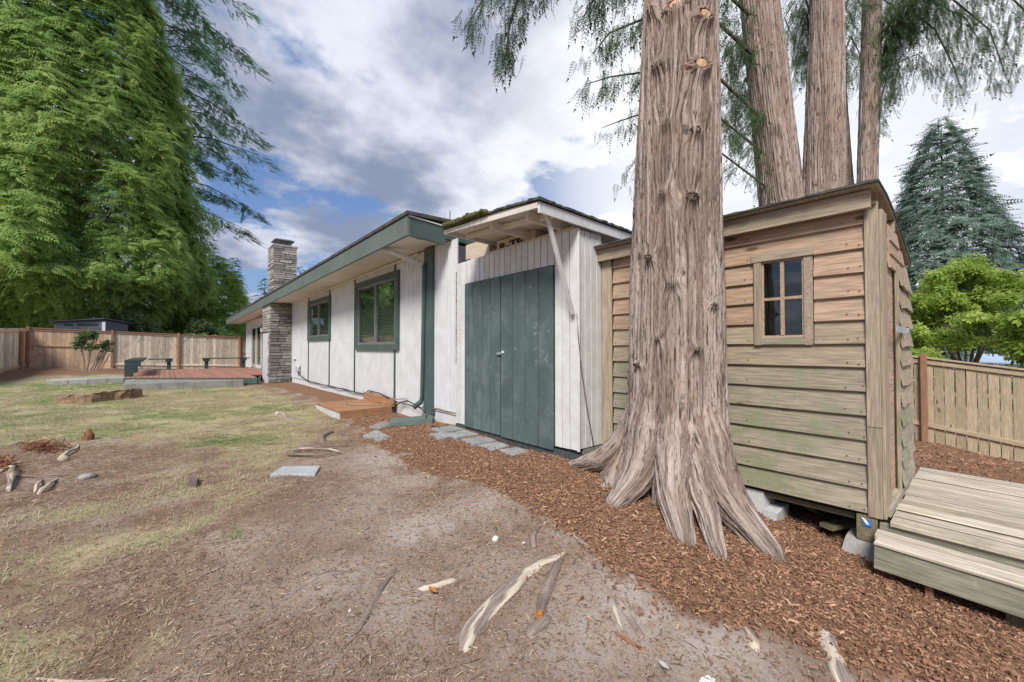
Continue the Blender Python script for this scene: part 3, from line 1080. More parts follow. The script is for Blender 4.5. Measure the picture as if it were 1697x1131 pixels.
MB().add([(2.56, 5.27, 3.095), (2.56, 28.1, 3.095 + rz(28.1)), (6.9, 28.1, 3.2), (6.9, 5.27, 3.2), (2.56, 5.27, 3.145), (2.56, 28.1, 3.145 + rz(28.1)), (6.9, 28.1, 3.25), (6.9, 5.27, 3.25),
          (11.3, 5.27, 2.95), (11.3, 28.1, 2.7), (11.3, 5.27, 3.0), (11.3, 28.1, 2.75)],
         [(3, 2, 1, 0), (4, 5, 6, 7), (0, 1, 5, 4), (1, 2, 9, 11, 6, 5), (4, 7, 10, 8, 3, 0), (2, 3, 8, 9), (7, 6, 11, 10), (9, 8, 10, 11)]).build('roof', m_roof, house)
# downspout: sloping white run under the eave, then a green pipe down the wall
MB().tube([(2.68, 6.34, 2.85), (2.70, 6.33, 2.80), (2.82, 6.26, 2.76), (3.20, 5.99, 2.57)], .046, 10).build('downspout_elbow', m_whiteold, house, smooth=True)
MB().tube([(3.19, 6.0, 2.575), (3.225, 5.99, 2.53), (3.235, 6.0, 2.42), (3.235, 6.06, .42), (3.215, 6.08, .31), (3.10, 6.12, .22)], .042, 10).build('downspout', m_green, house, smooth=True)
MB().tube([(2.66, 5.42, 2.85), (2.80, 5.40, 2.79), (3.02, 5.40, 2.84)], .022, 6).build('eave_strap', m_whiteold, house)

# glass door beyond the chimney, porch light
dr = MB().box(HX - .02, HX + .05, 21.4, 21.52, .25, 2.3).box(HX - .02, HX + .05, 24.2, 24.4, .0, 2.62).box(HX - .02, HX + .05, 21.52, 24.2, 2.18, 2.3).box(HX - .02, HX + .05, 22.82, 22.92, .25, 2.18) \
    .box(HX - .02, HX + .05, 21.52, 24.2, .25, .4).build('glass_door', m_whiteold, house)
for p, q in ((21.52, 22.82), (22.92, 24.2)):
    MB().box(HX + .01, HX + .016, p, q, .4, 2.18).build('pane', m_glass, dr)
MB().box(HX - .02, HX + .05, 24.4, 26, .2, 2.6).build('wall_panel', m_white, house)
MB().box(HX - .02, HX + .04, 17.1, 24.2, 2.31, 2.62).build('door_header', m_soffit, house)
pl = MB().box(HX - .22, HX - .02, 20.2, 20.25, 2.08, 2.12).box(HX - .26, HX - .1, 20.14, 20.31, 2.09, 2.13).build('porch_light', m_metal, house)
MB().box(HX - .23, HX - .13, 20.17, 20.28, 1.9, 2.085, .02).build('lamp_glass', m_paper, pl)
oz = MB().box(HX - .1, HX + .0, 14.35, 14.65, .42, .6, .015).build('outlet_box', m_paleconc, house)
MB().box(HX - .03, HX - .0, 14.30, 14.36, .40, .63).build('outlet_plate', m_alu, oz)
MB().box(HX - .05, HX, 14.95, 15.2, .82, .87, .01).build('vent_hood', m_whiteold, house)

# antenna on the roof
MB().tube([(5.2, 8.4, 3.3), (5.2, 8.4, 4.55)], .014, 6).tube([(5.12, 8.33, 4.15), (5.28, 8.47, 4.19)], .02, 5).build('antenna', m_metal, house)

# chimney: core of mortar with ledgestones as single pieces
CY0, CY1, CX0 = 15.6, 17.0, 2.66
chim = MB().box(CX0 + .02, HX + .1, CY0 + .02, CY1, -.2, 2.78).box(2.76, 3.42, CY0 + .02, 16.5, 2.9, 4.72).build('chimney', m_mortar, house)
MB().box(CX0 - .004, CX0 + .019, CY0 + .30, CY1, -.15, 1.72).build('painted_face', m_paleconc, chim)
_sm = {}


def stone(x0, x1, y0, y1, z0, z1, m):
    k = (rnd.randrange(4), m.name)
    if k not in _sm:
        vs, fs = cbox(1, 1, 1, 0)
        q = [Vector(v) * 1.0 for v in vs]
        for v in q:
            v.x *= rnd.uniform(.93, 1.0)
            v.y *= rnd.uniform(.9, 1.0)
            v.z *= rnd.uniform(.84, .98)
        me = bpy.data.meshes.new('stone')
        me.from_pydata(q, [], fs)
        _sm[k] = me
    W = Matrix.Translation(((x0 + x1) / 2, (y0 + y1) / 2, (z0 + z1) / 2)) @ Matrix.Diagonal((x1 - x0, y1 - y0, z1 - z0, 1))
    ob('stone', _sm[k], m, chim, W)


nst = 0
z = -.08
while z < 2.72:
    h = rnd.choice((.07, .085, .1, .12))
    x = CX0
    while x < HX:
        w = min(rnd.uniform(.13, .38), HX - x)
        if HX - x - w < .08:
            w = HX - x
        stone(x, x + w - .006, CY0 - rnd.uniform(.005, .035), CY0 + .05, z, z + h - .008, m_stone)
        nst += 1
        x += w
    # front face: stones only above the painted part, and a ragged return below
    w = rnd.uniform(.16, .34) if z < 1.7 else rnd.uniform(.5, .8)
    stone(CX0 - rnd.uniform(.012, .035), CX0 + .05, CY0 - .01, CY0 + w, z, z + h - .008, m_stone if z < 1.7 else m_stonepale)
    if z >= 1.7:
        stone(CX0 - rnd.uniform(.012, .035), CX0 + .05, CY0 + w + .008, CY1, z, z + h - .008, m_stonepale)
    z += h
z = 2.95
while z < 4.68:
    h = rnd.choice((.06, .075, .09))
    x = 2.73
    while x < 3.45:
        w = min(rnd.uniform(.14, .4), 3.45 - x)
        if 3.45 - x - w < .08:
            w = 3.45 - x
        stone(x, x + w - .008, CY0 - rnd.uniform(.005, .035), CY0 + .05, z, z + h - .008, m_stonepale if rnd.random() < .6 else m_stone)
        x += w
    stone(2.73 - rnd.uniform(.005, .03), 2.8, CY0 + .0, CY0 + .45, z, z + h - .008, m_stonepale if rnd.random() < .5 else m_stone)
    stone(2.73 - rnd.uniform(.005, .03), 2.8, CY0 + .46, 16.5, z, z + h - .008, m_stonepale if rnd.random() < .5 else m_stone)
    z += h
MB().box(2.70, 3.47, CY0 - .02, 16.55, 4.69, 4.74).build('chimney_crown', m_conc, chim)
cp = MB().box(2.86, 3.3, 15.78, 16.3, 4.74, 4.80).build('chimney_cap', m_metal, chim)
# (posts and lid of the cap belong to the chimney part)
q = MB()
for a in (2.89, 3.27):
    for b in (15.81, 16.27):
        q.box(a - .015, a + .015, b - .015, b + .015, 4.801, 4.93)
q.build('cap_post', m_metal, chim)
MB().add([(2.76, 15.68, 4.93), (3.4, 15.68, 4.93), (3.4, 16.4, 4.93), (2.76, 16.4, 4.93), (2.86, 15.78, 4.99), (3.3, 15.78, 4.99), (3.3, 16.3, 4.99), (2.86, 16.3, 4.99)],
         [(3, 2, 1, 0), (4, 5, 6, 7), (0, 1, 5, 4), (1, 2, 6, 5), (2, 3, 7, 6), (3, 0, 4, 7)]).build('cap_lid', m_metal, chim)

# ------------------------------------------------------------------ storage closet built against the house
clo = thing('storage_closet', 'white board lean-to closet with tall green double doors', 'closet', (3.3, 4, 0))
CXF = 3.27
YA, YB = 2.77, 5.11


def ctop(Y):
    return 2.47 - .008 * (Y - YA)


def vplank(y0, y1, z0, z1, x=CXF, m=m_whiteold, parent=None, th=.02, name='plank'):
    c = (y0 + y1) / 2
    return plank(name, (x + th / 2 + rnd.uniform(-.0015, .0015), c, z0), (x + th / 2 + rnd.uniform(-.0015, .0015), c, z1), y1 - y0 - .010, th, m, parent or clo, up=(-1, 0, 0), ch=.004)


DY0, DYM, DY1, DZ0, DZ1 = 3.10, 4.02, 4.84, .09, 2.12
MB().box(CXF + .022, CXF + .05, YA + .03, YB, .02, 2.44).box(CXF + .05, 3.72, YA + .024, YA + .05, .1, 2.46).build('backing', m_dark, clo)
for k in range(3):
    vplank(YA + .11 * k, YA + .11 * (k + 1), .13 - .004 * k, 2.465)
for k in range(2):
    vplank(DY1 + .005 + .13 * k, DY1 + .005 + .13 * (k + 1), .10, 2.448)
nk = 16
for k in range(nk):
    w = (DY1 - DY0) / nk
    vplank(DY0 + w * k, DY0 + w * (k + 1), DZ1 + .008, ctop(DY0 + w * k))
for k in range(4):
    x0 = CXF + .022 + .1 * k
    plank('plank', (x0 + .049, YA + .01, .14), (x0 + .049, YA + .01, 2.455), .090, .02, m_whiteold, clo, up=(0, -1, 0), ch=.004)
plank('corner_trim', (CXF + .01, YA - .004, .12), (CXF + .01, YA - .004, 2.46), .03, .03, m_whiteold, clo, up=(-1, -1, 0))
for a, b, nm, lab in ((DY0, DYM, 4, 'wide near door leaf'), (DYM + .012, DY1, 4, 'narrow far door leaf')):
    lf = MB().box(CXF - .004, CXF + .012, a + .01, b - .01, DZ0 + .02, DZ1 - .02).build('door', m_gdoor, clo, label=lab)
    w = (b - a) / nm
    for k in range(nm):
        c = a + w * (k + .5)
        dz = .012 if a == DY0 else 0
        plank('door_plank', (CXF - .016, c, DZ0 - dz), (CXF - .016, c, DZ1 - rnd.uniform(0, .008)), w - .009, .022, m_gdoor, lf, up=(-1, 0, 0), ch=.004)
    if a == DY0:
        MB().box(CXF - .036, CXF - .026, DYM - .075, DYM - .03, 1.135, 1.165, .003).build('latch', m_whiteold, lf)
        MB().box(CXF - .05, CXF - .026, DYM - .03, DYM + .05, 1.115, 1.145, .004).build('latch_plate', m_steel, lf)
MB().box(CXF + .001, CXF + .1, YA - .002, YB, -.25, .085, .006).build('skirt', m_skirt, clo)
MB().box(CXF + .101, 3.75, YA - .001, YA + .1, -.3, .125).build('footing', m_concdark, clo)
# rotten strip at the joint with the house
q = MB()
for k in range(60):
    zz_ = .95 + k * .023
    w = .006 + .012 * rnd.random() ** 2
    q.box(CXF - .001 - .004 * rnd.random(), CXF + .03, 5.10 - w, 5.10 + w * .7, zz_, zz_ + .022)
q.build('rotten_edge', m_rot, clo)

# closet roof
RX0, RX1, RY0, RY1 = 2.66, 4.55, 2.72, 4.45


def rtop(X, Y):
    return 2.60 + .115 * (Y - RY0) / (RY1 - RY0) - .02 * (X - RX0) + .012 * math.sin((Y - RY0) * 2.6)


vs, fs = [], []
nxr, nyr = 9, 13
for j in range(nyr):
    for i in range(nxr):
        X = RX0 + (RX1 - RX0) * i / (nxr - 1)
        Y = RY0 + (RY1 - RY0) * j / (nyr - 1)
        vs.append((X, Y, rtop(X, Y) - .012))
for j in range(nyr - 1):
    for i in range(nxr - 1):
        a = j * nxr + i
        fs.append((a + nxr, a + nxr + 1, a + 1, a))
MB().add(vs, fs).build('roof_sheathing', m_soffit, clo)
# shingle layer, thick and wavy at its rim
vs2, fs2 = [], []
nxr, nyr = 40, 40
for lay in (0, 1):
    for j in range(nyr):
        for i in range(nxr):
            X = RX0 - .02 + (RX1 + .05 - RX0) * i / (nxr - 1)
            Y = RY0 - .02 + (RY1 + .03 - RY0) * j / (nyr - 1)
            zz_ = rtop(X, Y) + (.0 if lay == 0 else .018 + .012 * rnd.random())
            vs2.append((X + (rnd.uniform(-.008, .008) if lay else 0), Y + (rnd.uniform(-.008, .008) if lay else 0), zz_))
o1 = nxr * nyr
for j in range(nyr - 1):
    for i in range(nxr - 1):
        a = j * nxr + i
        fs2.append((a + nxr, a + nxr + 1, a + 1, a))
        fs2.append((o1 + a, o1 + a + 1, o1 + a + nxr + 1, o1 + a + nxr))
for i in range(nxr - 1):
    fs2.append((i, i + 1, o1 + i + 1, o1 + i))
    a = (nyr - 1) * nxr + i
    fs2.append((a + 1, a, o1 + a, o1 + a + 1))
for j in range(nyr - 1):
    a = j * nxr
    fs2.append((a + nxr, a, o1 + a, o1 + a + nxr))
    a += nxr - 1
    fs2.append((a, a + nxr, o1 + a + nxr, o1 + a))
MB().add(vs2, fs2).build('roof', m_roof, clo)
plank('side_fascia', (RX0 + .01, RY0 + .012, 2.535), (RX1, RY0 + .012, 2.50), .105, .022, m_whiteold, clo, up=(0, -1, 0))
plank('front_fascia', (RX0 + .005, RY0 + .02, 2.555), (RX0 + .005, RY1 - .05, 2.665), .055, .02, m_soffit, clo, up=(-1, 0, 0))
plank('far_fascia', (RX0 + .01, RY1 - .02, 2.668), (RX1 - .3, RY1 - .02, 2.636), .05, .03, m_whiteold, clo, up=(0, 1, 0))
for yq, zr in ((3.02, 2.548), (3.62, 2.588)):
    plank('rafter', (RX0 + .12, yq, zr), (4.4, yq, zr - .035), .04, .088, m_soffit, clo)
for xq in (2.95,):
    for a, b in ((2.76, 3.0), (3.05, 3.60), (3.65, 4.35)):
        plank('blocking', (xq, a, 2.535 + .066 * (a - RY0)), (xq, b, 2.535 + .066 * (b - RY0)), .04, .06, m_soffit, clo)
plank('wall_plate', (CXF + .05, YA + .05, 2.485), (CXF + .05, 4.4, 2.475), .08, .03, m_board, clo)
plank('brace', (2.83, 2.79, 2.53), (3.235, 2.805, 1.56), .04, .035, m_whiteold, clo, up=(0, -1, 0))
# moss along the far end of the roof edge
q = []
n = 620
ty = 3.45 + rng.beta(2.2, 1.1, n) * .92
tx = RX0 - .045 + np.abs(rng.normal(0, .06, n))
for X, Y in zip(tx, ty):
    s = .012 + .024 * rng.random()
    q.append((X, Y, rtop(X, Y) + .015 + .03 * rng.random(), s))
ico = bpy.data.meshes.new('moss_tmp')
import bmesh
bm = bmesh.new()
bmesh.ops.create_icosphere(bm, subdivisions=1, radius=1)
tvm = np.array([v.co[:] for v in bm.verts])
tfm = np.array([[v.index for v in f.verts] for f in bm.faces])
bm.free()
q = np.array(q)
d, nn = rand_dirs(len(q), .3)
V, F = scatter(tvm, tfm, orient(d, nn), q[:, :3], np.stack([q[:, 3] * 1.3, q[:, 3], q[:, 3] * .9], -1))
ob('moss', np_mesh('moss', V, F), m_moss, clo, Matrix.Identity(4), 'stuff')

# boxes stored above the closet doors
bx = thing('cardboard_box', 'pale box with bold dark lettering under the closet roof', 'box', (3.55, 3.9, 2.2))
MB().box(3.36, 3.74, 3.50, 4.24, 2.2, 2.632, .004).build('box_body', m_board, bx)


def text(body, size, loc, rot, m, name, parent, extrude=.0015, sx=1.0):
    cu = bpy.data.curves.new(name, 'FONT')
    cu.body = body
    cu.size = size
    cu.extrude = extrude
    cu.offset = .006
    cu.align_x = 'LEFT'
    t = bpy.data.objects.new('tmp', cu)
    COL.objects.link(t)
    dg = bpy.context.evaluated_depsgraph_get()
    me = bpy.data.meshes.new_from_object(t.evaluated_get(dg))
    bpy.data.objects.remove(t)
    me.materials.clear()
    me.transform(Matrix.Diagonal((sx, 1, 1, 1)))
    return ob(name, me, m, parent, Matrix.Translation(loc) @ rot)


# facing -x: text x runs along -y
ROTX = Matrix(((0, 0, -1), (-1, 0, 0), (0, 1, 0))).to_4x4()
text('R-TE', .122, (3.357, 4.19, 2.498), ROTX, m_ink, 'lettering', bx, sx=1.9)
b2 = thing('carton', 'tan carton with a dark blue corner beside the house wall', 'box', (3.6, 4.8, 2.2))
MB().box(3.40, 3.8, 4.46, 5.04, 2.2, 2.74, .004).build('box_body', m_palewood, b2)
MB().box(3.394, 3.399, 4.92, 5.04, 2.36, 2.52).build('printed_patch', m_ink, b2)

# ------------------------------------------------------------------ cedar shed
shed = thing('cedar_shed', 'small weathered cedar shed with lap siding and one four-pane window', 'shed', (4.4, 1.6, 0))
SX, SY0, SY1, SXB = 3.70, .47, 2.80, 5.2
MB().box(SX + .03, SXB - .03, SY0 + .06, SY0 + .08, .07, 2.06).box(SX + .03, SX + .05, SY0 + .08, .86, .07, 2.2).box(SX + .03, SX + .05, 1.2, SY1 - .02, .07, 2.2) \
    .box(SX + .03, SX + .05, .86, 1.2, .07, 1.29).box(SX + .03, SX + .05, .86, 1.2, 1.86, 2.2).box(SXB - .05, SXB - .03, SY0 + .08, SY1 - .02, .07, 1.98).box(SX + .05, SXB - .05, SY1 - .05, SY1 - .02, .07, 2.0) \
    .box(SX + .02, SXB - .03, SY0 + .02, SY1 - .02, .03, .069).build('backing', m_dark, shed)
PITCHZ = .1675


def lap(y0, y1, k, m=None):
    zb = .055 + PITCHZ * k
    m = m or (m_cedar_alg if k < 6 else m_cedar_mid if k < 8 else m_cedar)
    j = rnd.uniform(-.003, .003)
    plank('siding_board', (SX + .008 + rnd.uniform(-.002, .002), y1, zb + .095 + j), (SX + .008, y0, zb + .095 - j), .19, .022, m, shed, up=(-1, 0, .14), ch=.003)


WY0, WY1, WZ0, WZ1 = .835, 1.235, 1.225, 1.90
for k in range(13):
    if 7 <= k <= 10:
        lap(.540, WY0 - .006, k)
        lap(WY1 + .006, 2.625, k)
    else:
        lap(.540, 2.625, k)
plank('corner_board', (SX - .012, .499, .045), (SX - .012, .499, .655), .075, .022, m_trimwood, shed, up=(-1, 0, 0))
plank('corner_board', (SX - .012, .499, .660), (SX - .012, .499, 2.20), .075, .022, m_trimwood, shed, up=(-1, 0, 0))
plank('corner_board', (SX - .012, 2.70, .05), (SX - .012, 2.70, 2.20), .13, .022, m_trimwood, shed, up=(-1, 0, 0))
plank('corner_board', (3.79, SY0 - .018, .045), (3.79, SY0 - .018, 2.15), .19, .02, m_cedar_mid, shed, up=(0, -1, 0))
# rusty nail heads along the siding courses
nq = MB()
for k in range(13):
    zq = .055 + PITCHZ * k + .035
    for yq in (.565, .64, 1.29, 1.72, 2.14, 2.58):
        if 7 <= k <= 10 and .8 < yq < 1.27:
            continue
        y1, z1 = yq + rnd.uniform(-.015, .015), zq + rnd.uniform(-.008, .012)
        xo = SX - .0075 + (z1 - (.055 + PITCHZ * k + .095)) * .14
        vs = [(xo - .0015, y1 + .0055 * math.cos(a_ * 1.047), z1 + .0055 * math.sin(a_ * 1.047)) for a_ in range(6)]
        nq.add(vs, [(5, 4, 3, 2, 1, 0)])
        vs = [(xo - .0012, y1 + .009 * math.cos(a_ * 1.047) * .6, z1 - .006 - .02 * (a_ in (4, 5)) + .004 * math.sin(a_ * 1.047)) for a_ in range(6)]
nq.build('nail_heads', m_rot, shed, kind='stuff')
# window
win = MB().box(SX - .016, SX + .02, WY0, WY0 + .055, WZ0, WZ1, .004).build('window', m_trimwood, shed)
plank('trim_board', (SX - .004, WY1 - .028, WZ0), (SX - .004, WY1 - .028, WZ1), .055, .036, m_trimwood, win, up=(-1, 0, 0))
plank('trim_board', (SX - .010, WY1 + .012, WZ1 + .035), (SX - .010, WY0 - .012, WZ1 + .035), .07, .036, m_trimwood, win, up=(-1, 0, 0))
plank('trim_board', (SX - .004, WY1 - .056, WZ0 + .032), (SX - .004, WY0 + .056, WZ0 + .032), .06, .034, m_cedar_alg, win, up=(-1, 0, 0))
a, b, c, d_ = WY0 + .055, WY1 - .056, WZ0 + .062, WZ1
fr = MB().box(SX - .004, SX + .022, a, a + .014, c, d_).box(SX - .004, SX + .022, b - .014, b, c, d_).box(SX - .003, SX + .022, a + .014, b - .014, c, c + .014).box(SX - .003, SX + .022, a + .014, b - .014, d_ - .014, d_)
fr.build('frame', m_cedar, win)
ym, zm = (a + b) / 2, (c + d_) / 2
MB().box(SX - .006, SX + .014, ym - .013, ym + .013, c + .014, d_ - .014).box(SX - .004, SX + .013, a + .014, ym - .013, zm - .011, zm + .011).box(SX - .004, SX + .013, ym + .013, b - .014, zm - .011, zm + .011).build('muntin', m_cedar, win)
for p, q in ((a + .014, ym - .013), (ym + .013, b - .014)):
    for r, s in ((c + .014, zm - .011), (zm + .011, d_ - .014)):
        MB().box(SX + .006, SX + .009, p, q, r, s).build('pane', m_glassdark, win)
vs, fs = [], []
for i in range(41):
    yq = a - .02 + (b - a + .04) * i / 40
    xq = SX + .06 + .012 * math.sin(i * 1.3)
    vs += [(xq, yq, c - .02), (xq, yq, d_ + .02)]
MB().add(vs, [(2 * i, 2 * i + 1, 2 * i + 3, 2 * i + 2) for i in range(40)]).build('curtain', m_curtain, win)
# eave board and roof
plank('fascia', (3.625, 2.86, 2.215), (3.625, .49, 2.215), .125, .03, m_trimwood, shed, up=(-1, 0, 0))
plank('fascia', (3.655, .475, 2.20), (3.655, .475, 2.201), .03, .03, m_trimwood, shed, up=(0, -1, 0))
prof = [(3.56, 2.285), (3.9, 2.275), (4.25, 2.225), (4.6, 2.15), (4.95, 2.07), (5.3, 1.98)]
vs = []
for X, zq in prof:
    for Y in (.445, 2.88):
        vs += [(X, Y, zq), (X, Y, zq + .014)]
fs = []
for i in range(len(prof) - 1):
    a0, b0 = 4 * i, 4 * i + 4
    fs += [(a0, a0 + 2, b0 + 2, b0), (a0 + 1, b0 + 1, b0 + 3, a0 + 3), (a0, b0, b0 + 1, a0 + 1), (a0 + 2, a0 + 3, b0 + 3, b0 + 2)]
fs += [(0, 1, 3, 2), (20, 22, 23, 21)]
MB().add(vs, fs).build('roof_sheathing', m_cedar_mid, shed)
vs, fs = [], []
ny_ = 40
for j in range(ny_):
    Y = .437 + 2.46 * j / (ny_ - 1)
    for X, zq in prof:
        XX = X - .02 if X < 3.6 else X + (.02 if X > 5.2 else 0)
        e = rnd.uniform(-.006, .006)
        vs += [(XX + e, Y, zq + .015), (XX + e, Y, zq + .026 + rnd.uniform(0, .010))]
npf = len(prof)
for j in range(ny_ - 1):
    for i in range(npf - 1):
        a0 = (j * npf + i) * 2
        b0 = a0 + 2
        c0 = a0 + npf * 2
        d0 = c0 + 2
        fs += [(a0 + 1, b0 + 1, d0 + 1, c0 + 1), (a0, c0, d0, b0)]
    a0 = j * npf * 2
    c0 = a0 + npf * 2
    fs += [(a0, a0 + 1, c0 + 1, c0)]
    a0 += (npf - 1) * 2
    c0 += (npf - 1) * 2
    fs += [(a0, c0, c0 + 1, a0 + 1)]
for i in range(npf - 1):
    fs += [(2 * i, 2 * i + 2, 2 * i + 3, 2 * i + 1)]
MB().add(vs, fs).build('roof', m_roof, shed)
plank('rafter_tail', (4.35, .448, 2.155), (4.35, .52, 2.155), .035, .08, m_trimwood, shed)
# end wall: fixed lap boards above and at the far side, recessed jamb, door standing slightly proud
MB().box(3.888, 4.40, SY0 - .004, SY0 + .055, .11, 2.1).build('door_jamb', m_cedar, shed)
plank('threshold', (3.72, SY0 - .012, .085), (5.15, SY0 - .012, .085), .07, .05, m_cedar_alg, shed)
for k in range(3):
    zq = 1.86 + .1 * k
    plank('siding_board', (4.06, SY0 - .015, zq), (5.14 - .3 * k, SY0 - .015, zq), .125, .016, m_cedar, shed, up=(0, -1, .12))
dl = MB().bar((4.335, SY0 - .020, .97), (5.14, SY0 - .006, .97), 1.74, .022, up=(0, -1, 0)).build('door', m_cedar_alg, shed)
rows = 11
for k in range(rows):
    zq = .13 + (1.70 / rows) * (k + .55)
    mm_ = m_cedar_mid if k > 3 else m_cedar_alg
    brk = 4.66 + rnd.uniform(-.1, .1)
    for xa, xb in ((4.34, brk - .004), (brk + .004, 5.14)):
        fa = (xa - 4.335) / .805 * .014
        fb = (xb - 4.335) / .805 * .014
        tilt = rnd.uniform(-.012, .012)
        plank('door_board', (xa, SY0 - .046 + fa, zq + tilt), (xb, SY0 - .046 + fb, zq - tilt), .175, .015, mm_, dl, up=(-.018, -1, .16))
plank('door_edge', (4.322, SY0 - .030, .10), (4.322, SY0 - .030, 1.84), .026, .012, m_cedar_alg, dl, up=(-1, 0, 0))
MB().box(3.92, 4.42, SY0 - .070, SY0 - .064, 1.315, 1.36).box(4.38, 4.40, SY0 - .09, SY0 - .071, 1.32, 1.355).build('hasp', m_steel, shed)
# floor beam and corner post
MB().box(4.85, 4.95, .55, 2.75, -.12, .028).box(3.76, 3.84, .62, 2.75, -.02, .028).build('floor_beam', m_beam, shed)
post = MB().box(3.69, 3.80, .49, .60, -.13, .042, .004).build('corner_foot', m_beam, shed)
MB().box(3.684, 3.69, .52, .565, -.03, .02).build('blue_tag', m_bluetag, post)
MB().add([(3.683, .575, .026), (3.683, .555, .024), (3.683, .53, -.012), (3.683, .545, -.018)], [(0, 1, 2, 3)]).build('white_print', m_whitetag, post)


def pier(x, y, zt, s, label, m=m_paleconc, base=True):
    z0 = gf(x, y) - .08
    t = thing('concrete_pier', label, 'pier block', (x, y, z0), 'concrete piers under the shed')
    a, b = s * .5, s * .34
    vs = [(x - a, y - a, z0), (x + a, y - a, z0), (x + a, y + a, z0), (x - a, y + a, z0), (x - b, y - b, zt), (x + b, y - b, zt), (x + b, y + b, zt), (x - b, y + b, zt)]
    MB().add(vs, [(3, 2, 1, 0), (4, 5, 6, 7), (0, 1, 5, 4), (1, 2, 6, 5), (2, 3, 7, 6), (3, 0, 4, 7)]).build('block', m, t)
    if base:
        MB().box(x - a - .02, x + a - .03, y - a - .07, y - a + .03, z0, z0 + .16, .008).build('ledge', m, t)


pier(3.83, 1.30, .045, .30, 'pale concrete pier block beside the big cedar root under the siding')
pier(3.80, .56, -.135, .30, 'grey concrete pier under the shed corner post with the blue tag', m_conc, False)
t = thing('scrap_board', 'dark leaning board in the gap under the shed', 'board', (4.3, 1.1, -.2))
plank('board', (4.0, 1.25, .02), (4.35, .95, -.26), .16, .03, m_beam, t)
t = thing('wood_offcut', 'flat wood offcut lying under the shed near the corner post', 'board', (3.95, .75, -.17))
plank('board', (3.82, .80, -.155), (4.15, .66, -.155), .10, .03, m_beam, t)
t = thing('timber_block', 'old timber block at the back of the gap under the shed', 'timber', (4.9, 1.2, -.2))
plank('timber', (4.72, 1.6, -.08), (4.72, .95, -.08), .09, .10, m_beam, t)
t = thing('bricks', 'pale loose block lying behind the timber under the shed', 'block', (4.5, .8, -.2))
MB().box(4.45, 4.62, .74, .86, -.24, -.14, .006).build('block', m_conc, t)

# ------------------------------------------------------------------ shed deck and its step
deck = thing('wooden_deck', 'weathered plank deck in front of the cedar shed door', 'deck', (4.6, -.4, 0))
DZ = .05
x = 3.67
i = 0
while x < 5.5:
    w = .138
    plank('deck_board', (x + w / 2, SY0 - .04 - rnd.uniform(0, .012), DZ - .017 + rnd.uniform(-.007, .005)), (x + w / 2, -2.6, DZ - .017 - .04), w, .034, m_deckwood, deck, ch=.006)
    gap = rnd.choice((.016, .022, .036))
    q_ = MB()
    q_.add([(x + w - .002, SY0 - .05, DZ - .006), (x + w + gap + .002, SY0 - .05, DZ - .008), (x + w + gap + .002, -2.6, DZ - .048), (x + w - .002, -2.6, DZ - .046)], [(3, 2, 1, 0)]).build('gap_debris', m_soil, deck)
    x += w + gap
    i += 1
plank('rim_joist', (3.715, SY0 + .01, -.055), (3.715, -2.6, -.095), .14, .04, m_riser, deck, up=(-1, 0, 0))
plank('rim_joist', (3.74, SY0 - .06, -.055), (5.48, SY0 - .06, -.055), .14, .04, m_beam, deck, up=(0, 1, 0))
plank('rim_joist', (5.47, SY0 - .1, -.055), (5.47, -2.6, -.095), .14, .04, m_beam, deck, up=(1, 0, 0))
for y_ in (-.9, -2.3):
    for x_ in (3.80, 5.3):
        MB().box(x_ - .045, x_ + .045, y_ - .045, y_ + .045, gf(x_, y_) - .1, -.13).build('deck_leg', m_beam, deck)
step = thing('deck_step', 'long grey-green step with a tall riser below the shed deck', 'step', (3.5, -.3, -.3))


def sz(y, z):
    return z - .05 * (.47 - y) * .7


plank('riser', (3.435, .472, -.117), (3.435, -2.4, sz(-2.4, -.117)), .155, .036, m_riser, step, up=(-1, 0, 0), ch=.005)
plank('tread_board', (3.475, .47, -.040), (3.475, -2.4, sz(-2.4, -.040)), .115, .036, m_deckwood, step, ch=.005)
plank('tread_board', (3.602, .485, -.036), (3.602, -2.4, sz(-2.4, -.036)), .125, .036, m_deckwood, step, ch=.005)
plank('edge_strip', (3.412, .472, -.032), (3.412, -2.4, sz(-2.4, -.032)), .012, .016, m_deckwood, step)
for y_, x_ in ((-.1, 3.56), (-1.6, 3.56)):
    MB().box(x_ - .045, x_ + .045, y_ - .045, y_ + .045, gf(x_, y_) - .1, sz(y_, -.065)).build('step_leg', m_beam, step)
st = thing('wooden_stake', 'short reddish wooden stake below the step riser', 'stake', (3.46, .23, -.3))
plank('stake', (3.475, .235, -.40), (3.475, .235, -.20), .035, .02, m_post, st, up=(-1, 0, 0))

# ------------------------------------------------------------------ trees: trunks


def smooth_path(P, k=6):
    P = [Vector(p) for p in P]
    out = []
    for i in range(len(P) - 1):
        p0, p1, p2, p3 = P[max(i - 1, 0)], P[i], P[i + 1], P[min(i + 2, len(P) - 1)]
        for j in range(k):
            t = j / k
            out.append(.5 * ((2 * p1) + (-p0 + p2) * t + (2 * p0 - 5 * p1 + 4 * p2 - p3) * t * t + (-p0 + 3 * p1 - 3 * p2 + p3) * t ** 3))
    out.append(P[-1])
    return out





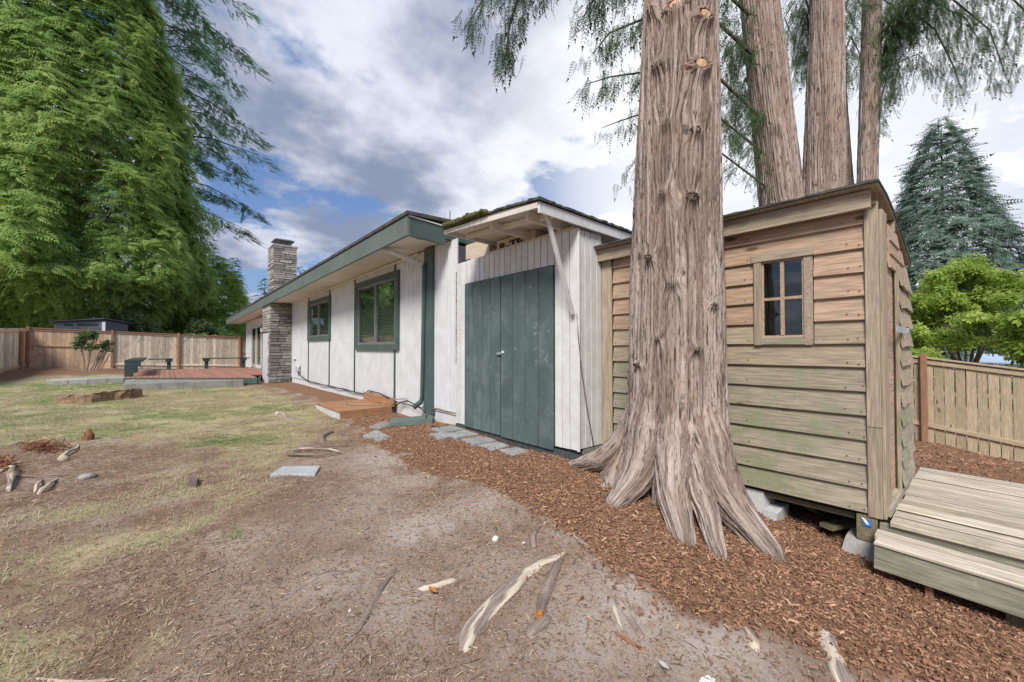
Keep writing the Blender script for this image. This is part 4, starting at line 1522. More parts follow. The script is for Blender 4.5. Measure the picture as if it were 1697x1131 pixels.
def trunk_mesh(name, cx, cy, z0, z1, rad, lean, nth, nz, bw, amp, roots=(), knots=(), seed=1, zpow=1.6):
    """rad(z) radius, lean(z) -> (dx, dy), roots = [(angle, length, height, width)], knots = [(angle, z, size, push)]"""
    ph = np.linspace(-np.pi, np.pi, nth, endpoint=False)
    th_ = math.atan2(-cy, -cx) + ph - .5 * np.sin(ph)
    s = np.linspace(0, 1, nz) ** zpow
    zz = z0 + (z1 - z0) * s
    T, Zq = np.meshgrid(th_, zz)
    base = np.vectorize(rad)(zz)[:, None] * np.ones_like(T)
    R = base.copy()
    fl = np.zeros_like(T)
    for an, le, hh, wd in roots:
        da = (T - an + np.pi) % (2 * np.pi) - np.pi
        # roots wander a little as they come down
        h = np.clip((hh - (Zq - z0 - .35)) / hh, 0, 1.35)
        prof = np.where(h < 1, h ** 2.3, 1 + (h - 1) * 2.0)
        wv = wd * (1.15 - .45 * np.clip(h, 0, 1)) / (1 + .6 * np.clip(prof, 0, 1) * le / .5)
        fl += le * prof * np.exp(-np.abs(da / wv) ** 2.2)
    # grooves between neighbouring roots
    ra = sorted([((q[0] - math.atan2(-cy, -cx) + np.pi) % (2 * np.pi) - np.pi, q[2]) for q in roots])
    for (a0, h0), (a1, h1) in zip(ra[:-1], ra[1:]):
        if a1 - a0 > .9:
            continue
        mid = math.atan2(-cy, -cx) + (a0 + a1) / 2
        da = (T - mid + np.pi) % (2 * np.pi) - np.pi
        hh = min(h0, h1) * .95
        h = np.clip((hh - (Zq - z0 - .35)) / hh, 0, 1)
        gw = max(.05, (a1 - a0) * .22)
        fl -= np.minimum(.26, .10 + fl * .7) * h ** .8 * np.exp(-(da / gw) ** 2) * (len(roots) > 6)
    Rs = base + np.maximum(fl, -.1)
    dth = np.gradient(th_)[None, :] * np.ones_like(T)
    arcs = np.cumsum(Rs * dth, 1)
    arcs = arcs - arcs[:, nth // 2][:, None]
    uu = arcs / bw + 500
    warp = (vnoise(uu / 5, Zq * .8, seed + 5) - .5) * 1.7 + (vnoise(uu, Zq * 2.2, seed + 9) - .5) * .75
    for an, kz, ks, kp in knots:
        da = ((T - an + np.pi) % (2 * np.pi) - np.pi) * base
        dzq = Zq - kz
        q = np.exp(-((da / (ks * 1.5)) ** 2 + (dzq / (ks * 2.2)) ** 2))
        warp += np.sign(da) * q * np.minimum(np.abs(da) / ks, 1) * 1.2
        R += kp * np.exp(-((da / ks) ** 2 + (dzq / (ks * 1.1)) ** 2))
    u2 = uu + warp
    def strips(u, vf, sd, fw):
        fr = u - np.floor(u)
        idn = np.floor(u)
        e = np.minimum(fr, 1 - fr) * 2
        k = np.clip(e / fw, 0, 1)
        k = k * k * (3 - 2 * k)
        own = vnoise(idn, Zq * vf, sd)
        gap = .30 + .70 * np.clip(vnoise(u, Zq * vf * 2.0, sd + 1) * 1.5 - .15, 0, 1)
        return 1 - (1 - k) * gap, own
    k1, own1 = strips(u2, 1.3, seed, .42)
    w2 = (vnoise(u2, Zq * 4, seed + 13) - .5) * .9
    k2, own2 = strips(u2 * 2.3 + w2, 2.6, seed + 3, .8)
    n3 = vnoise(u2 * 5, Zq * 9, seed + 4)
    h = k1 * (.8 + .45 * own1) + k2 * .34 + n3 * .24 - 1.0
    tint = own1 * .55 + own2 * .45
    lob = (vnoise((T % (2 * np.pi)) / (2 * np.pi) * 9, Zq * .5, seed + 7, 9) - .5) * .05 * base / .35
    R = R + fl + amp * h + lob
    L = np.array([lean(q) for q in zz])
    X = cx + L[:, 0:1] + R * np.cos(T)
    Y = cy + L[:, 1:2] + R * np.sin(T)
    V = np.stack([X, Y, Zq], -1)
    tint = np.concatenate([tint, tint[:, :1]], 1)
    # seam column duplicated for the texture
    V = np.concatenate([V, V[:, :1]], 1)
    U = np.concatenate([arcs, arcs[:, -1:] + .005], 1)
    Wv = np.concatenate([Zq, Zq[:, :1]], 1)
    # warp the texture with the fibres
    U = U + np.concatenate([warp, warp[:, :1]], 1) * bw
    # follow roots outwards
    arc = np.concatenate([R - base, (R - base)[:, :1]], 1)
    Wv = Wv - arc
    i_ = np.arange(nz * (nth + 1)).reshape(nz, nth + 1)
    F = np.stack([i_[:-1, :-1], i_[:-1, 1:], i_[1:, 1:], i_[1:, :-1]], -1).reshape(-1, 4)
    return np_mesh(name, V.reshape(-1, 3), F, True, {'tint': tint}, np.stack([U, Wv], -1).reshape(-1, 2))


# --- foliage
def spray_template(n, side, wid, droop, sub=0):
    """a flat spray along +x: paired side leaflets shortening to the tip"""
    V, F = [], []

    def leaf(p, d, L, w, up):
        p = np.array(p)
        d = np.array(d)
        d = d / np.linalg.norm(d)
        s = np.cross(up, d)
        s = s / (np.linalg.norm(s) + 1e-9)
        b = len(V)
        q = p + d * L * .2
        V.extend([q + s * w * L, p + d * L - np.array(up) * droop * L * .3, q - s * w * L])
        F.append((b, b + 1, b + 2))
    up = (0, 0, 1)
    for i in range(n):
        t = (i + .4) / n
        p = (t, 0, -droop * t * t * .5)
        L = side * (1 - t * .72) * (1 if i else .8)
        for sgn in (-1, 1):
            d = np.array((.75, sgn * .75, -droop * t * .5 - .12))
            if sub:
                for j in range(sub):
                    q = (j + .5) / sub
                    pp = np.array(p) + d / np.linalg.norm(d) * L * q
                    for s2 in (-1, 1):
                        a = .55 * s2
                        dd_ = np.array((d[0] * math.cos(a) - d[1] * math.sin(a), d[0] * math.sin(a) + d[1] * math.cos(a), d[2] - .1))
                        leaf(pp, dd_, L * .5 * (1 - q * .45), wid, up)
                leaf(np.array(p) + d / np.linalg.norm(d) * L * .45, d, L * .62, wid * .8, up)
            else:
                leaf(p, d, L, wid, up)
    leaf((.88, 0, -droop * .4), (1, 0, -droop), .3, wid, up)
    return np.array(V, float), np.array(F)


SPR_FAR = spray_template(6, .42, .20, .5)
SPR_HANG = spray_template(5, .56, .22, .55)
SPR_NEAR = spray_template(7, .32, .15, .6, 3)
SPR_FIR = spray_template(7, .34, .25, .25)


def foliage(name, tpl, P, D, Nn, S, tint, m, parent, kind=None):
    V, F = scatter(tpl[0], tpl[1], orient(D, Nn), P, S)
    me = np_mesh(name, V, F, False, {'tint': np.repeat(np.clip(tint, 0, 1), len(tpl[0]))})
    return ob(name, me, m, parent, Matrix.Identity(4), kind)


def surface_crown(t, base, H, z0, prof, n, size, m, az_span=1.9, tint0=.42, seed=3, tpl=None, down=(.25, 1.15), ls=1.0, amp=.5, tier=1.0):
    """drooping sprays over a lumpy crown surface and a little way into it"""
    bx_, by_, bz_ = base
    a0 = math.atan2(-by_, -bx_)
    f = rng.uniform(z0, 1, n * 4)
    pr = np.array([prof(q) for q in f])
    ok = rng.uniform(size=len(f)) < pr / pr.max()
    f, pr = f[ok][:n], pr[ok][:n]
    n = len(f)
    az = a0 + rng.uniform(-az_span, az_span, n)
    zz = H * f
    arc = az * 8.5 / ls
    l1 = vnoise(arc * .42 + 40, zz * .30 / ls, seed)
    l2 = vnoise(arc * 1.1 + 90, zz * .75 / ls, seed + 2)
    lump = .62 * l1 + .38 * l2
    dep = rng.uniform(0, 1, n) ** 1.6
    r = pr * (1 - .62 * amp + amp * lump * 1.1) * (1 - .30 * dep)
    # boughs: the surface hangs in tiers
    zz = zz - (.5 - lump) * tier - .5 * tier * r / 8
    ca, sa = np.cos(az), np.sin(az)
    P = np.stack([bx_ + ca * r, by_ + sa * r, bz_ + zz], -1)
    side = rng.normal(0, 1.0, n)
    out = rng.uniform(.15, .8, n)
    D = np.stack([ca * out - sa * side, sa * out + ca * side, -rng.uniform(down[0], down[1], n)], -1)
    N = np.stack([ca * .8 + rng.normal(0, .35, n), sa * .8 + rng.normal(0, .35, n), rng.uniform(.3, 1.0, n)], -1)
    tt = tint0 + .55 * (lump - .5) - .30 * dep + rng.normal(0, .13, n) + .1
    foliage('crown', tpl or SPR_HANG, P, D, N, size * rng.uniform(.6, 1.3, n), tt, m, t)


def conifer(name, label, cat, base, H, r0, prof, tpl, m, barkm, sprays, sscale, droop, lift, nbr, z0=.08, group=None, jitter=.22, tipdroop=.4, tint0=.45, vis=None, trunkr=.3, hang=.5, open_=0.0, limbs=True, nout=.8, crown=True, wside=1.1, lat=.10, vhang=0.0):
    """prof(t) crown radius at height fraction t"""
    bx_, by_, bz_ = base
    t = thing(name, label, cat, base, group)
    q = MB()
    q.tube([(bx_, by_, bz_ - .5), (bx_, by_, bz_ + H * .3), (bx_, by_, bz_ + H * .7), (bx_, by_, bz_ + H * .98)], [trunkr * 1.15, trunkr * .85, trunkr * .4, trunkr * .05], 10)
    PP, DD, NN, SS, TT = [], [], [], [], []
    per = max(4, sprays // nbr)
    for b in range(nbr):
        ft = z0 + (1 - z0) * ((b + rnd.random()) / nbr) ** 1.05
        if ft > .985:
            continue
        az = b * 2.399963 + rnd.uniform(-.3, .3)
        L = prof(ft) * (1 + rnd.uniform(-jitter, jitter))
        if vis is not None and not vis(bz_ + H * ft, az):
            continue
        ca, sa = math.cos(az), math.sin(az)
        sl = lift * (1 - ft) + rnd.uniform(-.08, .08) + lift * .2
        npt = per if L > .5 else max(3, per // 2)
        s = np.sort(rng.uniform(open_, 1, npt) ** .75)
        h = sl * s * L - droop * L * s ** 2 + tipdroop * .0
        px = bx_ + ca * s * L
        py = by_ + sa * s * L
        pz = bz_ + H * ft + h
        off = rng.normal(0, lat * L * (.3 + .7 * (1 - s)) + .05 * sscale, npt)
        px = px - sa * off
        py = py + ca * off
        pz = pz - np.abs(off) * .35 + rng.normal(0, .05 * sscale, npt) - rng.uniform(0, vhang, npt)
        side = rng.choice([-1, 1], npt) * rng.uniform(.15, wside, npt)
        side = np.where(s > .88, side * .25, side)
        dx = ca * np.cos(side) - sa * np.sin(side)
        dy = sa * np.cos(side) + ca * np.sin(side)
        dz = -hang * rng.uniform(.4, 1.3, npt)
        PP.append(np.stack([px, py, pz], -1))
        DD.append(np.stack([dx, dy, dz], -1))
        NN.append(np.stack([ca * nout + rng.normal(0, .3, npt), sa * nout + rng.normal(0, .3, npt), np.ones(npt)], -1))
        SS.append(sscale * rng.uniform(.65, 1.25, npt) * (1 - .35 * ft))
        clump = rnd.uniform(-.18, .18)
        TT.append(tint0 + clump + .30 * (s - .6) + rng.normal(0, .10, npt))
        if limbs and L > .8:
            q.tube([(bx_, by_, bz_ + H * ft), (bx_ + ca * L * .5, by_ + sa * L * .5, bz_ + H * ft + sl * .5 * L - droop * L * .25),
                    (bx_ + ca * L * .92, by_ + sa * L * .92, bz_ + H * ft + sl * .92 * L - droop * L * .85)], [.028 + .01 * L * (1 - ft), .02 + .004 * L, .008], 5, False)
    q.build('trunk', barkm, t, (bx_, by_, bz_))
    if crown:
        foliage('crown', tpl, np.concatenate(PP), np.concatenate(DD), np.concatenate(NN), np.concatenate(SS), np.concatenate(TT), m, t)
    return t


# ------------------------------------------------------------------ big cedar in the foreground
TX, TY = 3.13, 1.64
tree = thing('cedar_tree', 'big cedar with flaring bark-covered roots in front of the shed', 'tree', (TX, TY, gf(TX, TY)))
TG = gf(TX, TY)


def t_rad(z):
    if z > 1.55:
        return .345 - (z - 1.55) * .032 if z < 6 else .345 - 4.45 * .032 - (z - 6) * .02
    return .345 + .07 * max(0, (1.55 - z) / 1.6) ** 2.0


def t_lean(z):
    e = (z - .6)
    return (.018 * e * _r[0], .018 * e * _r[1])


roots = []
ROOTS = []
for px, py, wd, hh in [(945, 772, .19, .95), (1000, 795, .17, .7), (1013, 845, .22, .80), (1092, 845, .11, .55), (1138, 908, .19, .85), (1196, 935, .13, .70), (1290, 935, .22, .95)]:
    p = gp(px, py)
    roots.append((math.atan2(p.y - TY, p.x - TX), max(.10, (math.hypot(p.x - TX, p.y - TY) - .40) * .30), hh * 1.1, wd * 1.1))
    ROOTS.append((p, wd))
for an, le in ((.3, .12), (1.5, .3), (2.3, .25)):
    roots.append((an, le, .7, .3))
view_an = math.atan2(-TY, -TX)
KN = []
for px, py, s, k in [(1120, 22, .062, 'cut'), (1163, 38, .062, 'cut'), (1157, 120, .068, 'cut'), (1108, 205, .06, 'broken'), (1150, 218, .05, 'stub'), (1090, 112, .05, 'stub'),
                     (1103, 320, .05, 'stub'), (1145, 328, .055, 'stub'), (1196, 372, .05, 'stub'), (1078, 428, .045, 'stub'), (1114, 470, .04, 'stub'), (1180, 505, .028, 'stub'),
                     (1092, 560, .026, 'stub'), (1058, 605, .024, 'stub'), (1083, 20, .05, 'stub'), (1153, 578, .028, 'broken')]:
    # where the sight line meets the trunk
    d = ray(px, py)
    t0 = 1.5
    for q in np.arange(1.5, 5, .004):
        P_ = _c + d * q
        lx, ly = t_lean(P_[2])
        if math.hypot(P_[0] - TX - lx, P_[1] - TY - ly) < t_rad(P_[2]):
            KN.append((math.atan2(P_[1] - TY - ly, P_[0] - TX - lx), P_[2], s, k))
            break
me = trunk_mesh('trunk', TX, TY, TG - .40, 9.0, t_rad, t_lean, 440, 380, .033, .030, roots, [(a, z, s * .9, .035) for a, z, s, k in KN], 4, 1.35)
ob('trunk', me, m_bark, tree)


def buttress(tip, wd, k):
    """one rounded root running from the trunk flare down to its tip"""
    an = math.atan2(tip.y - TY, tip.x - TX)
    Lr = math.hypot(tip.x - TX, tip.y - TY)
    tx, ty = -math.sin(an), math.cos(an)
    bend = rnd.uniform(-.05, .05)
    r0 = wd * .74 + .025
    P = []
    for u, h, b_ in ((0.0, 1.05, 0), (.10, .68, .1), (.22, .42, .4), (.38, .25, .8), (.57, .14, 1.0), (.79, .06, .5), (1.0, .0, 0)):
        rr = .20 + (Lr + .03 - .20) * u
        P.append(Vector((TX + math.cos(an) * rr + tx * bend * b_, TY + math.sin(an) * rr + ty * bend * b_, h * (.75 + wd))))
    P = smooth_path(P, 11)
    n, nn_ = len(P), 72
    q = np.linspace(-np.pi, np.pi, nn_ + 1)
    V, U, TT = [], [], []
    ln = 0.0
    for i, p in enumerate(P):
        u = i / (n - 1)
        if i:
            ln += (P[i] - P[i - 1]).length
        d = (P[min(i + 1, n - 1)] - P[max(i - 1, 0)]).normalized()
        a = Vector((tx, ty, 0))
        c = a.cross(d)
        c = c if c.z > 0 else -c
        r = r0 * (1.0 - .70 * u ** 1.3) * min(1, .40 + u * 2.4) * (1 if u < .93 else 1 - (u - .93) / .07 * .75)
        uu = q * r0 * .75 / .026 + 40 + 13 * k
        vv = np.full(nn_ + 1, ln)
        w = uu + (vnoise(uu / 3, vv * 2.5, 61 + k) - .5) * 1.6 + (vnoise(uu, vv * 7, 67 + k) - .5) * .9
        fr = w - np.floor(w)
        e = np.clip(np.minimum(fr, 1 - fr) * 2 / .6, 0, 1)
        kk = 1 - (1 - e * e * (3 - 2 * e)) * (.3 + .7 * vnoise(w, vv * 5, 71))
        own = vnoise(np.floor(w), vv * 2.5, 73)
        rr = r * (1 + .22 * (vnoise(q * .9 + 20, vv * 2.2, 77 + k) - .5)) + .017 * (kk * (.8 + .5 * own) - .9) * min(1, .35 + r / .1)
        base = (float(gz(p.x, p.y)) - .012) + (p.z)
        for j in range(nn_ + 1):
            s_, c_ = math.sin(q[j]), math.cos(q[j])
            v = a * (s_ * rr[j] * 1.05) + c * (c_ * rr[j])
            V.append((p.x + v.x, p.y + v.y, base + v.z))
        U += list(zip(w * .026, ln + .0 * q))
        TT += list(own)
    F = []
    for i in range(n - 1):
        for j in range(nn_):
            a0 = i * (nn_ + 1) + j
            F.append((a0, a0 + 1, a0 + nn_ + 2, a0 + nn_ + 1))
    V = np.array(V)
    me = np_mesh('root', V - V.mean(0), np.array(F), True, {'tint': TT}, np.array(U))
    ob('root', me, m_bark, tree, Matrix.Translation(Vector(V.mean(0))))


for k, (tip, wd) in enumerate(ROOTS):
    buttress(tip, wd, k)
for an, kz, ks, kind in KN:
    lx, ly = t_lean(kz)
    nrm = Vector((math.cos(an), math.sin(an), .12 if kind == 'cut' else .0)).normalized()
    ks *= 1.0 if kind == 'cut' else .62
    cpt = Vector((TX + lx, TY + ly, kz)) + nrm * (t_rad(kz) + (.036 if kind == 'cut' else .026))
    M_ = Matrix.Translation(cpt) @ nrm.to_track_quat('Z', 'Y').to_matrix().to_4x4()
    # ragged collar of bark round the stub
    vs, fs = [], []
    n_, nr = 22, 5
    for j in range(nr):
        rr = (1.45, 1.2, .95, .72, .6)[j] * ks
        zz_ = (-.05, -.012, .012, .010, -.012)[j]
        for i in range(n_):
            w = 1 + rnd.uniform(-.14, .14)
            a_ = 2 * math.pi * i / n_
            vs.append((rr * w * math.cos(a_) * 1.2, rr * w * math.sin(a_) * .9, zz_ + rnd.uniform(-.008, .008) * (j < 4)))
    for j in range(nr - 1):
        for i in range(n_):
            fs.append((j * n_ + i, j * n_ + (i + 1) % n_, (j + 1) * n_ + (i + 1) % n_, (j + 1) * n_ + i))
    me = bpy.data.meshes.new('branch_stub')
    me.from_pydata(vs, [], fs)
    stub = ob('branch_stub', me, m_bark_dark if kind == 'stub' else m_bark2, tree, M_)
    vs = [(0, 0, .012)]
    for i in range(14):
        a_ = 2 * math.pi * i / 14
        r_ = ks * (.56 if kind == 'cut' else .44) * (1 + rnd.uniform(-.06, .06))
        vs.append((r_ * 1.15 * math.cos(a_), r_ * .9 * math.sin(a_), .010 + (rnd.uniform(-.012, .018) if kind != 'cut' else 0)))
    me = bpy.data.meshes.new('cut_face')
    me.from_pydata(vs, [], [(0, 1 + i, 1 + (i + 1) % 14) for i in range(14)])
    ob('cut_face', me, m_cut if kind == 'cut' else (m_stickpale if kind == 'broken' else m_bark_dark), stub, M_)


def bough(parent, barkm, pts, r, n, size, m, hang=1.0, tint=.4, tpl=SPR_NEAR, spread=.12):
    """a branch through world points with sprays hanging from it"""
    pts = [Vector(p) for p in pts]
    seg = [(pts[i + 1] - pts[i]).length for i in range(len(pts) - 1)]
    tot = sum(seg)
    cum = np.concatenate([[0], np.cumsum(seg)])
    A = np.array(pts)
    s = np.sort(rng.uniform(.08, 1, n)) * tot
    P = np.stack([np.interp(s, cum, A[:, k]) for k in range(3)], -1)
    k = np.clip(np.searchsorted(cum, s) - 1, 0, len(seg) - 1)
    T = (A[k + 1] - A[k]) / np.linalg.norm(A[k + 1] - A[k], axis=1, keepdims=True)
    P = P + rng.normal(0, spread, P.shape) * np.array([1, 1, .5])
    P[:, 2] -= np.abs(rng.normal(0, spread, n)) * hang * .8
    sgn = rng.choice([-1, 1], n)
    sd = np.cross(T, np.array([0, 0, 1.0])) * sgn[:, None] * rng.uniform(.1, .7, n)[:, None]
    D = T * rng.uniform(.15, .7, n)[:, None] + sd + np.array([0, 0, -1.0]) * hang * rng.uniform(.5, 1.3, n)[:, None]
    N = T * .5 + rng.normal(0, .5, (n, 3)) + np.array([0, 0, .4])
    S = size * rng.uniform(.6, 1.25, n)
    tt = tint + rng.normal(0, .16, n)
    return P, D, N, S, tt, pts, r


def boughs(parent, barkm, m, lst):
    acc = [[], [], [], [], []]
    q = MB()
    for b in lst:
        P, D, N, S, tt, pts, r = b
        for k, v in enumerate((P, D, N, S, tt)):
            acc[k].append(v)
        q.tube(pts, [r * (1 - .8 * i / (len(pts) - 1)) for i in range(len(pts))], 6)
    q.build('limb', barkm, parent)
    foliage('crown', SPR_NEAR, *[np.concatenate(a) for a in acc], m, parent)


def AT(px, py, t):
    return at(px, py, t)


BL = []


def B(pts, n, size, hang=1.0, tint=.4, r=.02, spread=.12):
    BL.append(bough(None, None, pts, r, int(n * 2.7), size * .82, m_leaf_over, hang, tint, spread=spread))


# boughs of the foreground cedar that hang into the top of the view
tl = Vector((TX + .1, TY, 5.6))
B([tl, AT(1010, -120, 3.9), AT(930, -90, 4.0), AT(868, -30, 4.1), AT(845, 40, 4.1), AT(838, 95, 4.1)], 120, .26, 1.2, .34, .03, .07)
B([AT(930, -90, 4.0), AT(860, -40, 4.0), AT(800, 0, 4.0), AT(775, 40, 4.0)], 52, .24, 1.1, .34, .018, .07)
B([AT(1000, -90, 4.0), AT(900, -30, 4.1), AT(885, 0, 4.1)], 40, .22, 1.0, .36, .015, .06)
B([Vector((TX, TY, 5.2)), AT(1040, -60, 4.2), AT(985, 0, 4.3), AT(965, 30, 4.3)], 60, .26, 1.1, .36, .02, .09)
boughs(tree, m_bark_dark, m_leaf_over, BL)
BL = []

# ------------------------------------------------------------------ cedars behind the shed


def back_cedar(label, base_px, t, r_lo, top_px, seed, zt=9.5, nth=150, knots=(), P=.034, taper=.72, bl=None):
    p = at(base_px[0], base_px[1], t)
    pt = at(top_px[0], top_px[1], t)
    zg = gf(p.x, p.y)
    tr = thing('cedar_tree', label, 'tree', (p.x, p.y, zg), 'cedars behind the shed')
    dzq = max(.1, pt.z - p.z)
    lx, ly = (pt.x - p.x) / dzq, (pt.y - p.y) / dzq

    def rad(z):
        return max(.02, r_lo * (1 - (1 - taper) * (z - p.z) / dzq * (1 if z < pt.z else .8)))

    def lean(z):
        return (lx * (z - p.z), ly * (z - p.z))
    me = trunk_mesh('trunk', p.x, p.y, zg - .3, zt, rad, lean, nth, 170, P, .028 * (r_lo / .3) ** .5, [(seed + k * 1.3, .18, .7, .35) for k in range(5)], knots, seed, 1.0)
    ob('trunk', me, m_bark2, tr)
    return tr, p, lx, ly


tr1, p1, lx1, ly1 = back_cedar('thick leaning cedar trunk rising behind the shed roof, next to the foreground tree', (1294, 340), 5.9, .27, (1257, 0), 21, knots=[(3.6, 4.3, .07, .04), (3.9, 3.2, .06, .035), (3.4, 2.7, .05, .03)], taper=.86, nth=260)
tr2, p2, lx2, ly2 = back_cedar('second thick cedar trunk behind the shed roof', (1364, 325), 6.3, .265, (1370, 0), 37, knots=[(3.5, 4.6, .06, .03), (4.1, 2.7, .06, .03), (3.6, 3.4, .05, .02)], taper=.74, nth=260)
tr3, p3, lx3, ly3 = back_cedar('dim narrow trunk half hidden behind the second cedar trunk', (1397, 320), 7.8, .16, (1388, 150), 53, taper=.8, P=.03, nth=100)
tr4, p4, lx4, ly4 = back_cedar('slender cedar trunk right of the two thick ones behind the shed', (1437, 310), 7.2, .145, (1446, 0), 71, taper=.9, P=.03, nth=110, knots=[(4.0, 2.6, .06, .05), (3.6, 3.9, .06, .05)])

# first back cedar: boughs left of the foreground trunk
T1 = lambda z: Vector((p1.x + lx1 * (z - p1.z), p1.y + ly1 * (z - p1.z), z))
B([T1(5.3), AT(1160, 10, 5.4), AT(1070, 30, 5.2), AT(1010, 55, 5.1), AT(982, 90, 5.1)], 120, .30, 1.0, .38, .028, .11)
B([T1(4.4), AT(1170, 110, 5.5), AT(1080, 118, 5.3), AT(1010, 128, 5.2), AT(972, 140, 5.2)], 110, .28, 1.0, .40, .024, .08)
B([T1(3.9), AT(1160, 170, 5.5), AT(1075, 185, 5.4), AT(1030, 200, 5.3), AT(998, 212, 5.3)], 85, .26, 1.0, .42, .02, .08)
B([T1(3.4), AT(1170, 235, 5.5), AT(1090, 245, 5.4), AT(1050, 270, 5.4), AT(1038, 288, 5.4)], 50, .22, 1.0, .5, .016, .07)
B([T1(5.9), AT(1150, -60, 5.4), AT(1080, -40, 5.3), AT(1000, -20, 5.2), AT(970, 15, 5.2)], 110, .30, 1.0, .36, .026, .11)
# between the foreground trunk and the first back trunk
B([T1(5.0), AT(1240, 40, 6.2), AT(1215, 80, 6.3), AT(1210, 150, 6.3)], 90, .30, 1.1, .55, .02, .11)
B([T1(4.2), AT(1235, 130, 6.2), AT(1218, 180, 6.3), AT(1220, 240, 6.3)], 60, .28, 1.1, .6, .018, .09)
B([T1(3.2), AT(1255, 200, 6.0), AT(1228, 215, 6.0), AT(1218, 250, 6.0)], 45, .22, 1.0, .4, .014, .07)
boughs(tr1, m_bark_dark, m_leaf_over, BL)
BL = []
T2 = lambda z: Vector((p2.x + lx2 * (z - p2.z), p2.y + ly2 * (z - p2.z), z))
B([T2(5.2), AT(1335, 20, 6.9), AT(1318, 60, 7.0), AT(1312, 120, 7.0)], 80, .32, 1.1, .5, .02, .12)
B([T2(5.6), AT(1330, -20, 7.0), AT(1300, 30, 7.2), AT(1325, 90, 7.2)], 90, .32, 1.1, .45, .02, .14)
B([T2(5.0), AT(1410, 60, 7.2), AT(1425, 90, 7.3), AT(1418, 130, 7.4)], 60, .3, 1.1, .5, .018, .11)
B([T2(5.9), AT(1420, -30, 7.0), AT(1480, 10, 7.0), AT(1500, 50, 7.0), AT(1480, 90, 7.0)], 110, .30, 1.1, .42, .02, .14)
boughs(tr2, m_bark_dark, m_leaf_over, BL)
BL = []
T4 = lambda z: Vector((p4.x + lx4 * (z - p4.z), p4.y + ly4 * (z - p4.z), z))
B([T4(6.3), AT(1510, -30, 6.8), AT(1580, 0, 6.5), AT(1640, 50, 6.3), AT(1665, 120, 6.3)], 150, .30, 1.2, .38, .026, .14)
B([T4(5.9), AT(1500, 10, 6.9), AT(1550, 50, 6.7), AT(1580, 110, 6.6), AT(1592, 145, 6.6)], 120, .28, 1.2, .38, .022, .11)
B([T4(5.2), AT(1470, 60, 7.1), AT(1490, 110, 7.1), AT(1478, 160, 7.1)], 80, .28, 1.2, .42, .018, .10)
B([T4(4.8), AT(1475, 110, 7.0), AT(1520, 90, 6.9), AT(1560, 120, 6.8)], 70, .26, 1.1, .40, .016, .10)
B([T4(6.6), AT(1560, -60, 6.4), AT(1660, -20, 6.2), AT(1720, 40, 6.0), AT(1740, 90, 6.0)], 150, .30, 1.2, .36, .024, .14)
B([T4(6.0), AT(1520, -10, 6.9), AT(1600, 30, 6.7), AT(1625, 70, 6.6)], 110, .28, 1.1, .36, .02, .13)
B([T4(6.4), AT(1500, -50, 7.1), AT(1540, -20, 7.0), AT(1530, 40, 7.0)], 90, .3, 1.1, .4, .02, .14)
boughs(tr4, m_bark_dark, m_leaf_over, BL)
BL = []

# ------------------------------------------------------------------ trees beyond the fences
TOCAM = lambda x, y: math.atan2(-y, -x)


def facing(x, y, lim=-.45):
    a0 = TOCAM(x, y)
    return lambda z, az: math.cos(az - a0) > lim


b = at(112, 560, 25)
CPROF = lambda f: (3.0 + 4.2 * min(1, max(0, (f * 36 - 2.0) / 3.0)) if f * 36 < 5.0 else 7.5 - .20 * (f * 36 - 5.0))
t = conifer('cedar_tree', 'huge bright green cedar filling the left edge behind the back fence', 'tree', (b.x, b.y, .5), 36, .5, CPROF, SPR_FAR, m_leaf_cedar, m_bark_dark, 900, 1.02, .38, .22, 60,
            z0=.045, vis=facing(b.x, b.y, -.2), trunkr=.5, crown=False)
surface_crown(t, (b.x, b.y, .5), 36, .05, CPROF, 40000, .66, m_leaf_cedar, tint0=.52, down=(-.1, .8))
b = at(20, 560, 31)
t = conifer('cedar_tree', 'second cedar showing at the far left edge behind the bright green one', 'tree', (b.x - 3, b.y, .5), 32, .5, lambda f: 7.5 * (1 - f * .8), SPR_FAR, m_leaf_cedar, m_bark_dark, 400, 1.2, .35, .2, 40,
            z0=.05, vis=facing(b.x, b.y, .1), trunkr=.4, crown=False)
surface_crown(t, (b.x - 3, b.y, .5), 32, .03, lambda f: 8.5 * (1 - f * .75), 5000, 1.3, m_leaf_cedar, 1.2, .3, 9)
b = at(228, 560, 31)
conifer('fir_tree', 'dark fir with spreading boughs reaching into the sky beside the big cedar', 'tree', (b.x, b.y, .4), 46, .5, lambda f: max(.3, 8.6 - .115 * (f * 46 - 14)) if f * 46 > 14 else 7.5,
        SPR_FIR, m_leaf_fir, m_bark_dark, 23000, .76, .30, .12, 110, z0=.27, vis=lambda z, az: z < 36 and math.cos(az - TOCAM(b.x, b.y)) > -.75, trunkr=.42, hang=.45, tint0=.5, open_=.12, nout=.7, wside=1.9, lat=.15, vhang=.55)
b = at(358, 560, 33)
t = conifer('conifer_tree', 'bushy yellow-green conifer behind the fence at the far end of the house', 'tree', (b.x, b.y, .2), 8.6, .3, lambda f: 3.7 * (1 - f) ** .75 + .1, SPR_FIR, m_leaf_bright, m_bark_dark, 900, .75, .1, .25, 80, z0=.03,
        vis=facing(b.x, b.y, -.3), trunkr=.15, hang=.25, tint0=.5, open_=.5, limbs=False)
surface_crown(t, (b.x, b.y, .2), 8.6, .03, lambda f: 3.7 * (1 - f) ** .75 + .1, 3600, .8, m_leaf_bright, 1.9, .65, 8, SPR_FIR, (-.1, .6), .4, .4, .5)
b = at(352, 560, 38)
